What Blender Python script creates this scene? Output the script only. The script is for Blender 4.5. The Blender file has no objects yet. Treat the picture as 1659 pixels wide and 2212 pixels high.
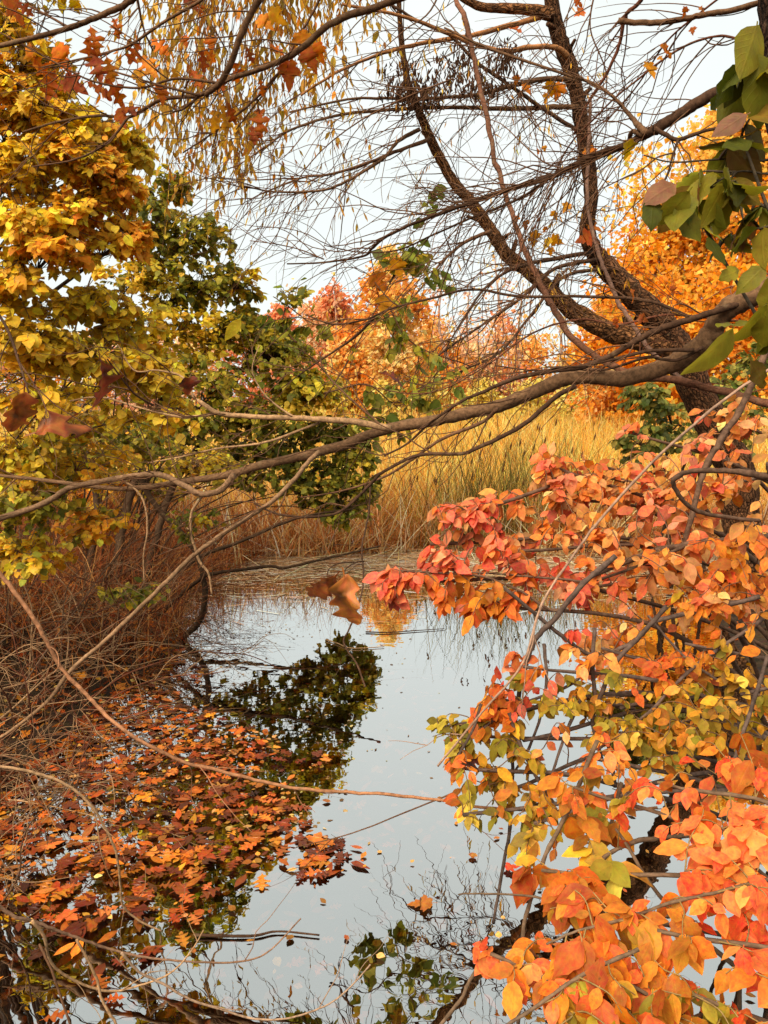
import bpy, math, random
import numpy as np
from mathutils import Matrix, Vector

rng = np.random.default_rng(7)
random.seed(7)
scene = bpy.context.scene
COL = scene.collection

# ------------------------------------------------------------------ camera
CAM = np.array([0.0, 0.0, 1.9])
PITCH = math.radians(8.3)
F = 1670.0                      # focal length in units of a 1659 wide picture
cd = bpy.data.cameras.new("camera")
cd.sensor_fit = 'HORIZONTAL'
cd.sensor_width = 36.0
cd.lens = 36.0 * F / 1659.0
cd.clip_start = 0.05
cd.clip_end = 2000.0
cam = bpy.data.objects.new("camera", cd)
cam.location = CAM
cam.rotation_euler = (math.radians(90) - PITCH, 0, 0)
COL.objects.link(cam)
scene.camera = cam

# ------------------------------------------------------------------ light
SUN_DIR = np.array([-0.50, -0.72, 0.95]); SUN_DIR /= np.linalg.norm(SUN_DIR)
SUN_EL = math.asin(SUN_DIR[2]); SUN_ROT = math.atan2(SUN_DIR[0], SUN_DIR[1])
w = bpy.data.worlds.new("World"); scene.world = w; w.use_nodes = True
nt = w.node_tree; nt.nodes.clear()
def wn(t, **k):
    n = nt.nodes.new(t)
    for a, b in k.items(): setattr(n, a, b)
    return n
out = wn('ShaderNodeOutputWorld'); bg = wn('ShaderNodeBackground')
sky = wn('ShaderNodeTexSky'); sky.sky_type = 'NISHITA'; sky.sun_disc = False
sky.sun_elevation = SUN_EL; sky.sun_rotation = SUN_ROT % (2 * math.pi)
tc = wn('ShaderNodeTexCoord'); no = wn('ShaderNodeTexNoise'); no.inputs['Scale'].default_value = 1.6
no.inputs['Detail'].default_value = 5.0; no.inputs['Roughness'].default_value = 0.55
cr = wn('ShaderNodeValToRGB')
cr.color_ramp.elements[0].position = 0.3; cr.color_ramp.elements[0].color = (1.95, 2.10, 2.01, 1)
cr.color_ramp.elements[1].position = 0.72; cr.color_ramp.elements[1].color = (2.26, 2.34, 2.22, 1)
mx = wn('ShaderNodeMixRGB'); mx.inputs['Fac'].default_value = 0.96
nt.links.new(tc.outputs['Generated'], no.inputs['Vector'])
nt.links.new(no.outputs['Fac'], cr.inputs['Fac'])
nt.links.new(sky.outputs['Color'], mx.inputs['Color1'])
nt.links.new(cr.outputs['Color'], mx.inputs['Color2'])
nt.links.new(mx.outputs['Color'], bg.inputs['Color'])
bg.inputs['Strength'].default_value = 0.10
nt.links.new(bg.outputs['Background'], out.inputs['Surface'])

sd = bpy.data.lights.new("sun", 'SUN'); sd.energy = 1.5; sd.angle = math.radians(50); sd.color = (1.0, 0.87, 0.68)
so = bpy.data.objects.new("sun", sd); COL.objects.link(so)
so.rotation_euler = Vector(-SUN_DIR).to_track_quat('-Z', 'Y').to_euler()

scene.view_settings.view_transform = 'Standard'
scene.view_settings.look = 'None'
scene.view_settings.gamma = 1.0
scene.view_settings.use_curve_mapping = False
scene.view_settings.exposure = 2.15
scene.render.engine = 'CYCLES'
cy = scene.cycles
cy.max_bounces = 6; cy.diffuse_bounces = 3; cy.glossy_bounces = 3; cy.transmission_bounces = 3
cy.transparent_max_bounces = 8; cy.caustics_reflective = False; cy.caustics_refractive = False
cy.use_denoising = True

# ------------------------------------------------------------------ helpers
RIGHT = np.array([1.0, 0, 0]); UP = np.array([0, math.sin(PITCH), math.cos(PITCH)])
FWD = np.array([0, math.cos(PITCH), -math.sin(PITCH)])

def px(x, y, Y):
    """world point on the sight line of picture position (x, y) at distance Y ahead"""
    d = FWD + (x - 829.5) / F * RIGHT - (y - 1106.0) / F * UP
    return CAM + d * (Y / d[1])

def depth(p):
    return float((np.asarray(p) - CAM) @ FWD)

def project(P):
    q = np.asarray(P) - CAM
    z = q @ FWD
    zz = np.where(np.abs(z) < 1e-4, 1e-4, z)
    return 829.5 + (q @ RIGHT) / zz * F, 1106.0 - (q @ UP) / zz * F, z

def nrm(v):
    v = np.asarray(v, float)
    return v / (np.linalg.norm(v, axis=-1, keepdims=True) + 1e-9)

def lin(r, g, b, k=0.80):
    f = lambda c: (c / 255 / 12.92) if c / 255 <= 0.04045 else ((c / 255 + 0.055) / 1.055) ** 2.4
    return np.array([f(r) * k, f(g) * k, f(b) * k])

class Acc:
    """collects quad geometry and turns it into ONE mesh"""
    def __init__(s): s.V = []; s.Q = []; s.C = []; s.L = []; s.n = 0
    def add(s, V, Q, C=None, L=None):
        V = np.asarray(V, np.float32); n = len(V)
        s.V.append(V); s.Q.append(np.asarray(Q, np.int32) + s.n)
        s.C.append(np.ones((n, 3), np.float32) if C is None else np.broadcast_to(np.asarray(C, np.float32), (n, 3)))
        s.L.append(np.zeros((n, 3), np.float32) if L is None else np.asarray(L, np.float32))
        s.n += n
    def mesh(s, name, smooth=True):
        me = bpy.data.meshes.new(name)
        V = np.concatenate(s.V); Q = np.concatenate(s.Q); C = np.concatenate(s.C); L = np.concatenate(s.L)
        me.vertices.add(len(V)); me.vertices.foreach_set('co', V.ravel())
        me.loops.add(Q.size); me.loops.foreach_set('vertex_index', Q.ravel())
        me.polygons.add(len(Q))
        me.polygons.foreach_set('loop_start', np.arange(0, Q.size, 4, dtype=np.int32))
        me.polygons.foreach_set('loop_total', np.full(len(Q), 4, np.int32))
        me.update(calc_edges=True)
        if smooth: me.polygons.foreach_set('use_smooth', np.ones(len(Q), bool))
        a = me.attributes.new('Col', 'FLOAT_COLOR', 'POINT')
        a.data.foreach_set('color', np.concatenate([C, np.ones((len(C), 1), np.float32)], 1).astype(np.float32).ravel())
        b = me.attributes.new('luv', 'FLOAT_VECTOR', 'POINT')
        b.data.foreach_set('vector', L.ravel())
        return me

def link(name, me, mat, parent=None, color=None, kind=None):
    o = bpy.data.objects.new(name, me)
    if mat is not None and len(me.materials) == 0: me.materials.append(mat)
    COL.objects.link(o)
    if parent is not None:
        o.parent = parent
        o.matrix_parent_inverse = Matrix.Translation(-Vector(parent.location))
    if color is not None: o.color = (*[float(c) for c in color], 1.0)
    if kind: o['kind'] = kind
    return o

def thing(name, loc, label, cat, group=None):
    o = bpy.data.objects.new(name, None); COL.objects.link(o)
    o.location = [float(c) for c in loc]; o.empty_display_size = 0.1
    return tag(o, label, cat, group)

def tag(o, label, cat, group=None):
    o['label'] = label; o['category'] = cat
    if group: o['group'] = group
    return o

def catmull(P, n):
    """P (k,m) control values -> about (k-1)*n+1 smooth values"""
    P = np.asarray(P, float)
    if len(P) < 3:
        t = np.linspace(0, 1, n + 1)[:, None]
        return P[0] * (1 - t) + P[-1] * t
    E = np.vstack([2 * P[0] - P[1], P, 2 * P[-1] - P[-2]])
    t = np.arange(n) / n
    t = t[:, None]
    segs = []
    for i in range(len(P) - 1):
        a, b, c, d = E[i], E[i + 1], E[i + 2], E[i + 3]
        segs.append(0.5 * ((2 * b) + (c - a) * t + (2 * a - 5 * b + 4 * c - d) * t * t + (3 * b - a - 3 * c + d) * t ** 3))
    return np.vstack(segs + [P[-1:]])

def tube(acc, P, R, sides=6, col=None, knob=0.0):
    P = np.asarray(P, float); R = np.asarray(R, float)
    if sides >= 5:                                       # close both ends
        P = np.vstack([P[:1] - (P[1] - P[0]) * .02, P, P[-1:] + (P[-1] - P[-2]) * .02]); R = np.concatenate([[1e-4], R, [1e-4]])
    n = len(P)
    T = nrm(np.gradient(P, axis=0))
    ref = np.array([0.31, 0.2, 0.93])
    if abs(T[0] @ ref) > 0.9: ref = np.array([0.95, 0.1, 0.2])
    A = np.empty((n, 3)); a = nrm(np.cross(T[0], ref))
    for i in range(n):
        a = a - T[i] * (a @ T[i]); a = a / (np.linalg.norm(a) + 1e-9); A[i] = a
    B = np.cross(T, A)
    ang = np.arange(sides) / sides * 2 * math.pi
    ca, sa = np.cos(ang), np.sin(ang)
    RR = np.broadcast_to(R[:, None], (n, sides))
    if knob > 0: RR = RR * (1 + knob * rng.standard_normal((n, sides)) * 0.5 + knob * rng.standard_normal((n, 1)) * 0.6)
    V = P[:, None, :] + RR[..., None] * (A[:, None, :] * ca[None, :, None] + B[:, None, :] * sa[None, :, None])
    V = V.reshape(-1, 3)
    i = np.arange(n - 1)[:, None] * sides; j = np.arange(sides)[None, :]; k = (j + 1) % sides
    Q = np.stack([i + j, i + k, i + sides + k, i + sides + j], -1).reshape(-1, 4)
    ln = np.concatenate([[0], np.cumsum(np.linalg.norm(np.diff(P, axis=0), axis=1))])
    Rm = float(np.mean(R))
    L = np.stack([np.broadcast_to(ca * Rm, (n, sides)), np.broadcast_to(sa * Rm, (n, sides)), np.broadcast_to(ln[:, None], (n, sides))], -1).reshape(-1, 3)
    acc.add(V, Q, col, L)

def trace(pts, Y0, Y1=None, w0=8.0, w1=4.0, n=5, jit=0.0):
    """picture polyline [(x,y[,w])...] at distance Y0..Y1 -> world points and radii"""
    if Y1 is None: Y1 = Y0
    k = len(pts); P = []; R = []
    for i, p in enumerate(pts):
        t = i / (k - 1)
        q = px(p[0], p[1], Y0 + (Y1 - Y0) * t)
        wd = p[2] if len(p) > 2 else w0 + (w1 - w0) * t
        P.append(q); R.append(wd / 2 / F * depth(q))
    PR = catmull(np.hstack([np.array(P), np.array(R)[:, None]]), n)
    P, R = PR[:, :3], np.maximum(PR[:, 3], 0.0008)
    if jit: P = P + rng.standard_normal(P.shape) * jit * R[:, None]
    return P, R

def walk(p, d, L, seg=7, droop=0.0, wig=0.22):
    pts = [np.array(p, float)]; d = nrm(d)
    for i in range(seg):
        d = nrm(d + rng.standard_normal(3) * wig + np.array([0, 0, -droop]))
        pts.append(pts[-1] + d * L / seg)
    return np.array(pts)

def spawn(P, R, n, L, r0, a=0.1, b=1.0, ang=(0.5, 1.1), bias=(0, 0, 0), droop=0.05, seg=6, sub=1.0, wig=0.2):
    """side twigs of a limb: list of (points, radii)"""
    T = nrm(np.gradient(P, axis=0)); outl = []
    for i in range(n):
        f = a + (b - a) * rng.random(); k = min(int(f * (len(P) - 1)), len(P) - 1)
        perp = nrm(np.cross(T[k], rng.standard_normal(3)))
        th = rng.uniform(*ang)
        d = nrm(T[k] * math.cos(th) + perp * math.sin(th) + np.array(bias))
        l = L * rng.uniform(0.45, 1.15)
        rr = min(r0 * rng.uniform(0.7, 1.2), R[k] * 0.8)
        W = walk(P[k], d, l, seg, droop, wig)
        outl.append((W, np.linspace(rr, rr * 0.35, len(W))))
        m = rng.poisson(sub)
        for _ in range(m):
            q = rng.integers(1, len(W) - 1)
            t = nrm(W[q + 1] - W[q]); pp = nrm(np.cross(t, rng.standard_normal(3)))
            d2 = nrm(t * 0.75 + pp * 0.6 + np.array(bias) * 0.5)
            W2 = walk(W[q], d2, l * rng.uniform(0.3, 0.65), max(4, seg - 2), droop, wig)
            outl.append((W2, np.linspace(rr * 0.6, rr * 0.25, len(W2))))
    return outl

def add_twigs(acc, tw, sides=4, smooth=2, col=None):
    for W, r in tw:
        if smooth > 1:
            PR = catmull(np.hstack([W, np.asarray(r)[:, None]]), smooth); W, r = PR[:, :3], PR[:, 3]
        tube(acc, W, r, sides, col)

# ---- leaf shapes: a strip of quads on either side of the midrib, length 1 along +y
OAK = [(.015, 0), (.05, .08), (.15, .15), (.21, .22), (.08, .27), (.1, .34), (.22, .39), (.37, .50), (.34, .55), (.12, .54), (.11, .62), (.24, .69), (.31, .80), (.13, .77), (.10, .86), (.09, .94), (.01, 1)]
MAPLE = [(.015, 0), (.2, -.06), (.36, .06), (.29, .15), (.44, .2), (.56, .34), (.44, .36), (.42, .47), (.26, .42), (.19, .50), (.27, .66), (.17, .69), (.14, .8), (.01, 1)]
DRY = [(.015, 0), (.08, .06), (.19, .15), (.215, .22), (.15, .28), (.17, .34), (.29, .46), (.30, .53), (.19, .57), (.20, .64), (.28, .74), (.24, .80), (.13, .83), (.11, .92), (.01, 1)]
def profile(kind, rows):
    if kind == 'oak': return np.array(OAK)
    if kind == 'dry': return np.array(DRY)
    if kind == 'maple': return np.array(MAPLE)
    t = np.linspace(0, 1, rows)
    if kind == 'ellipse': wd = 0.30 * np.sin(math.pi * t ** 0.90) ** 0.80 * (1 - 0.25 * t ** 3)
    elif kind == 'round': wd = 0.40 * np.sin(math.pi * t ** 0.75) ** 0.75 * (1 - 0.25 * t ** 4)
    elif kind == 'narrow': wd = 0.085 * np.sin(math.pi * t ** 0.8) ** 0.8
    elif kind == 'lance': wd = 0.19 * np.sin(math.pi * t ** 0.75) ** 0.9
    wd[0] = 0.012; wd[-1] = 0.006
    return np.stack([wd, t], 1)

def leaf_tpl(kind, rows=7, bend=0.15, fold=0.12, curl=0.0, serr=0.0, seed=0, stalk=0.0, wave=0.02):
    r = np.random.default_rng(seed)
    pr = profile(kind, rows).copy(); n = len(pr)
    if serr and kind not in ('oak', 'maple'):
        pr[1:-1, 0] *= 1 + serr * r.standard_normal(n - 2)
    ym = np.clip(np.maximum.accumulate(pr[:, 1]), 0, 1)
    V = []; L = []
    for i in range(n):
        x, y = pr[i]; m = ym[i]
        for s in (-1, 0, 1):
            xx = x * s; yy = y if s else m
            z = fold * abs(xx) - bend * m * m + wave * r.standard_normal() * (1 if s else 0.2)
            if curl:                                     # roll the blade up along its length
                a = curl * m
                yy2 = math.sin(a) / curl + (yy - m) * math.cos(a); z = z * math.cos(a) - (1 - math.cos(a)) / curl
                yy = yy2
                xx *= 1 - 0.25 * abs(curl) * m * 0.4
            V.append((xx, yy, z)); L.append((s, m, 0))
    Q = []
    for i in range(n - 1):
        a, b = i * 3, i * 3 + 3
        Q += [(a, a + 1, b + 1, b), (a + 1, a + 2, b + 2, b + 1)]
    if stalk:
        k = len(V); d = 0.014
        V += [(-d, -stalk, -0.02), (d, -stalk, -0.02), (d, 0.02, 0), (-d, 0.02, 0)]; L += [(0, 0, 0)] * 4
        Q += [(k, k + 1, k + 2, k + 3)]
    return np.array(V), np.array(Q), np.array(L)

def frames(D, N):
    D = nrm(D); N = N - D * np.sum(N * D, -1, keepdims=True); N = nrm(N); X = np.cross(D, N)
    return np.stack([X, D, N], -1)                      # (n,3,3) columns x, y, z

def leaves_into(acc, tpls, P, D, N, S, C):
    """many leaves joined in one accumulator"""
    M = frames(D, N); k = len(tpls); idx = rng.integers(0, k, len(P))
    for t in range(k):
        s = np.where(idx == t)[0]
        if not len(s): continue
        V, Q, L = tpls[t]
        W = np.einsum('nij,vj->nvi', M[s], V) * S[s][:, None, None] + P[s][:, None, :]
        n, v = W.shape[:2]
        QQ = (Q[None] + (np.arange(n) * v)[:, None, None]).reshape(-1, 4)
        CC = np.repeat(C[s], v, 0)
        LL = np.tile(L, (n, 1)); LL[:, 2] = np.repeat(rng.random(n) * 10, v)
        acc.add(W.reshape(-1, 3), QQ, CC, LL)

def leaf_meshes(name, tpls, mat):
    ms = []
    for V, Q, L in tpls:
        a = Acc(); L = L.copy(); L[:, 2] = rng.random() * 10
        a.add(V, Q, None, L); m = a.mesh(name); m.materials.append(mat); ms.append(m)
    return ms

def leaf_object(name, me, p, M, s, col, parent=None):
    o = bpy.data.objects.new(name, me); COL.objects.link(o)
    if parent is not None:
        o.parent = parent; o.matrix_parent_inverse = Matrix.Translation(-Vector(parent.location))
    mm = Matrix([[M[0][0] * s, M[0][1] * s, M[0][2] * s, p[0]], [M[1][0] * s, M[1][1] * s, M[1][2] * s, p[1]], [M[2][0] * s, M[2][1] * s, M[2][2] * s, p[2]], [0, 0, 0, 1]])
    o.matrix_basis = mm
    o.color = (float(col[0]), float(col[1]), float(col[2]), 1)
    return o

def foliage(root, fine, coarse, mat, P, D, N, S, C, limit=295, name='leaf', mass='foliage'):
    """the largest-showing leaves become parts; the rest one mass"""
    P = np.asarray(P); D = np.asarray(D); N = np.asarray(N); S = np.asarray(S); C = np.asarray(C)
    x, y, z = project(P)
    inside = (x > -15) & (x < 1674) & (y > -15) & (y < 2227) & (z > 0.2)
    score = np.where(inside, S / np.maximum(z, 0.1), 0)
    order = np.argsort(-score)
    pick = order[:limit]; pick = pick[score[pick] > 0]
    rest = np.setdiff1d(np.arange(len(P)), pick)
    ms = leaf_meshes(name, fine, mat)
    M = frames(D[pick], N[pick])
    for i, k in enumerate(pick):
        leaf_object(name, ms[rng.integers(len(ms))], P[k], M[i], S[k], C[k], root)
    if len(rest):
        a = Acc(); leaves_into(a, coarse, P[rest], D[rest], N[rest], S[rest], C[rest])
        link(mass, a.mesh(mass), mat, root, kind='stuff')

def pal(cols, n, jit=0.14):
    cols = np.array(cols); c = cols[rng.integers(0, len(cols), n)]
    c = c * np.exp(rng.standard_normal((n, 1)) * jit) * np.exp(rng.standard_normal((n, 3)) * jit * 0.35)
    return np.clip(c, 0.004, 0.85)

def blob_points(blobs, n):
    """blobs: (x, y, Y, rx, ry, rY[, weight]) picture-placed ellipsoids -> world points"""
    wts = np.array([b[6] if len(b) > 6 else b[3] * b[4] for b in blobs], float); wts /= wts.sum()
    ids = rng.choice(len(blobs), n, p=wts); P = np.empty((n, 3))
    u = rng.standard_normal((n, 3)); u = nrm(u) * (rng.random((n, 1)) ** 0.42)
    for i, b in enumerate(blobs):
        s = ids == i
        c = px(b[0], b[1], b[2]); m = depth(c) / F
        P[s] = c + u[s] * np.array([b[3] * m, b[5], b[4] * m])
    return P, ids

def connect(targets, nodes, arch=0.12, down=0.0, prefer_low=0.6, loose=0.0):
    tw = []
    for T in targets:
        v = nodes - T; dist = np.linalg.norm(v, axis=1) + prefer_low * np.maximum(nodes[:, 2] - T[2], 0)
        dm = dist.min(); k = int(np.argmin(dist + rng.random(len(nodes)) * (0.15 + loose * dm + loose * .25))); Np = nodes[k]
        d = T - Np; l = np.linalg.norm(d) + 1e-6
        if l > 1.6: Np = T - d / l * 1.6; d = T - Np; l = 1.6
        m1 = Np + d * 0.35 + np.array([0, 0, arch * l]) + rng.standard_normal(3) * 0.07 * l
        m2 = Np + d * 0.72 + np.array([0, 0, arch * 1.1 * l]) + rng.standard_normal(3) * 0.06 * l
        W = catmull(np.array([Np, m1, m2, T + np.array([0, 0, -down * l])]), 4)
        tw.append(W)
    return tw

def dress(tw, per, size, cols, centre, frac=0.55, hang=0.6, tan=0.5, side=0.65, out_w=0.5, up_w=0.7, noise=0.45, photo=0.0, ids=None, colsets=None, pair=True):
    """leaves along twigs -> P, D, N, S, C"""
    P = []; D = []; N = []; S = []; C = []
    for i, W in enumerate(tw):
        T = nrm(np.gradient(W, axis=0)); n = len(W)
        m = max(2, int(rng.poisson(per)))
        f = 1 - frac + frac * (np.arange(m) + rng.random(m) * 0.5) / m
        cset = colsets[ids[i]] if colsets is not None else cols
        if colsets is not None and rng.random() < .25: cset = colsets[rng.integers(len(colsets))]
        base = cset[rng.integers(len(cset))]
        sz = rng.uniform(*size)
        for j in range(m):
            q = min(f[j], 0.999) * (n - 1); a = int(q); p = W[a] + (W[min(a + 1, n - 1)] - W[a]) * (q - a)
            t = T[a]; sv = nrm(np.cross(t, np.array([0, 0, 1.0])) + 1e-6)
            sg = 1 if j % 2 else -1
            last = j == m - 1
            d = nrm(t * (tan if not last else 1.0) + sv * side * sg * (0 if last else 1) + np.array([SUN_DIR[0] * photo, SUN_DIR[1] * photo, -hang]) + rng.standard_normal(3) * (0.25 + .25 * (photo > 0)))
            o = p - centre; o[2] = 0; o = nrm(o)
            nn = o * out_w + np.array([0, 0, up_w]) + SUN_DIR * photo * 2.2 + rng.standard_normal(3) * noise
            P.append(p); D.append(d); N.append(nn); S.append(sz * rng.uniform(0.55, 1.2))
            c = base if rng.random() < 0.5 else cset[rng.integers(len(cset))]
            C.append(c * math.exp(rng.standard_normal() * 0.27 - .03) * np.exp(rng.standard_normal(3) * 0.06))  # varied leaf colour; wide spread also paints in shaded leaves and peach highlights
    return np.array(P), np.array(D), np.array(N), np.array(S), np.clip(np.array(C), 0.004, 0.85)

# ------------------------------------------------------------------ materials
def new_mat(name):
    m = bpy.data.materials.new(name); m.use_nodes = True; m.node_tree.nodes.clear(); return m, m.node_tree
def nd(t, typ, ins=None, **k):
    n = t.nodes.new(typ)
    for a, b in k.items(): setattr(n, a, b)
    for a, b in (ins or {}).items(): n.inputs[a].default_value = b
    return n

def leaf_material(name, transl=0.35, rough=0.5, blotch=0.5, spec=0.35, var=(0.74, 1.22)):
    m, t = new_mat(name); L = t.links.new
    att = nd(t, 'ShaderNodeAttribute', attribute_name='Col'); luv = nd(t, 'ShaderNodeAttribute', attribute_name='luv')
    oi = nd(t, 'ShaderNodeObjectInfo')
    mul = nd(t, 'ShaderNodeMixRGB', {'Fac': 1.0}, blend_type='MULTIPLY')
    L(att.outputs['Color'], mul.inputs['Color1']); L(oi.outputs['Color'], mul.inputs['Color2'])
    sep = nd(t, 'ShaderNodeSeparateXYZ'); L(luv.outputs['Vector'], sep.inputs[0])
    ax = nd(t, 'ShaderNodeMath', operation='ABSOLUTE'); L(sep.outputs['X'], ax.inputs[0])
    # side veins: phase = t*8 - |u|*2
    p1 = nd(t, 'ShaderNodeMath', {1: 8.0}, operation='MULTIPLY'); L(sep.outputs['Y'], p1.inputs[0])
    p2 = nd(t, 'ShaderNodeMath', {1: 2.0}, operation='MULTIPLY'); L(ax.outputs[0], p2.inputs[0])
    p3 = nd(t, 'ShaderNodeMath', operation='SUBTRACT'); L(p1.outputs[0], p3.inputs[0]); L(p2.outputs[0], p3.inputs[1])
    p4 = nd(t, 'ShaderNodeMath', {1: 0.5}, operation='PINGPONG'); L(p3.outputs[0], p4.inputs[0])
    vein = nd(t, 'ShaderNodeMapRange', {'From Min': 0.0, 'From Max': 0.12, 'To Min': 1.0, 'To Max': 0.0}); L(p4.outputs[0], vein.inputs['Value'])
    mid = nd(t, 'ShaderNodeMapRange', {'From Min': 0.02, 'From Max': 0.14, 'To Min': 1.0, 'To Max': 0.0}); L(ax.outputs[0], mid.inputs['Value'])
    mxv = nd(t, 'ShaderNodeMath', operation='MAXIMUM'); L(vein.outputs[0], mxv.inputs[0]); L(mid.outputs[0], mxv.inputs[1])
    # blotches
    rv = nd(t, 'ShaderNodeMath', operation='ADD'); L(sep.outputs['Z'], rv.inputs[0]); 
    rm = nd(t, 'ShaderNodeMath', {1: 37.0}, operation='MULTIPLY'); L(oi.outputs['Random'], rm.inputs[0]); L(rm.outputs[0], rv.inputs[1])
    cmb = nd(t, 'ShaderNodeCombineXYZ'); xa = nd(t, 'ShaderNodeMath', {1: 0.34}, operation='MULTIPLY'); L(sep.outputs['X'], xa.inputs[0]); L(xa.outputs[0], cmb.inputs[0]); L(sep.outputs['Y'], cmb.inputs[1]); L(rv.outputs[0], cmb.inputs[2])
    n1 = nd(t, 'ShaderNodeTexNoise', {'Scale': 2.6, 'Detail': 4.0}); L(cmb.outputs[0], n1.inputs['Vector'])
    n2 = nd(t, 'ShaderNodeTexNoise', {'Scale': 6.0, 'Detail': 5.0, 'Roughness': 0.6}); L(cmb.outputs[0], n2.inputs['Vector'])
    v1 = nd(t, 'ShaderNodeMapRange', {'From Min': 0.3, 'From Max': 0.7, 'To Min': var[0], 'To Max': var[1]}); L(n1.outputs['Fac'], v1.inputs['Value'])
    hs = nd(t, 'ShaderNodeHueSaturation'); L(mul.outputs[0], hs.inputs['Color']); L(v1.outputs[0], hs.inputs['Value'])
    hh = nd(t, 'ShaderNodeMapRange', {'From Min': 0.3, 'From Max': 0.7, 'To Min': 0.482, 'To Max': 0.518}); L(n2.outputs['Fac'], hh.inputs['Value']); L(hh.outputs[0], hs.inputs['Hue'])
    sp = nd(t, 'ShaderNodeMapRange', {'From Min': 0.63, 'From Max': 0.74, 'To Min': 0.0, 'To Max': blotch}); L(n2.outputs['Fac'], sp.inputs['Value'])
    brown = nd(t, 'ShaderNodeMixRGB', {'Color2': (0.05, 0.022, 0.008, 1)}); L(sp.outputs[0], brown.inputs['Fac']); L(hs.outputs[0], brown.inputs['Color1'])
    vl = nd(t, 'ShaderNodeMixRGB', {'Color2': (1.25, 1.2, 1.1, 1)}, blend_type='MULTIPLY')
    vf = nd(t, 'ShaderNodeMath', {1: 0.32}, operation='MULTIPLY'); L(mxv.outputs[0], vf.inputs[0]); L(vf.outputs[0], vl.inputs['Fac']); L(brown.outputs[0], vl.inputs['Color1'])
    pb = nd(t, 'ShaderNodeBsdfPrincipled', {'Roughness': rough, 'Specular IOR Level': spec}); L(vl.outputs[0], pb.inputs['Base Color'])
    bmp = nd(t, 'ShaderNodeBump', {'Strength': 0.25, 'Distance': 0.002}); L(mxv.outputs[0], bmp.inputs['Height']); L(bmp.outputs[0], pb.inputs['Normal'])
    tl = nd(t, 'ShaderNodeBsdfTranslucent'); sat = nd(t, 'ShaderNodeHueSaturation', {'Saturation': 1.03, 'Value': 1.15}); L(vl.outputs[0], sat.inputs['Color']); L(sat.outputs[0], tl.inputs['Color'])
    ms = nd(t, 'ShaderNodeMixShader', {'Fac': transl}); L(pb.outputs[0], ms.inputs[1]); L(tl.outputs[0], ms.inputs[2])
    o = nd(t, 'ShaderNodeOutputMaterial'); L(ms.outputs[0], o.inputs['Surface'])
    return m

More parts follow.
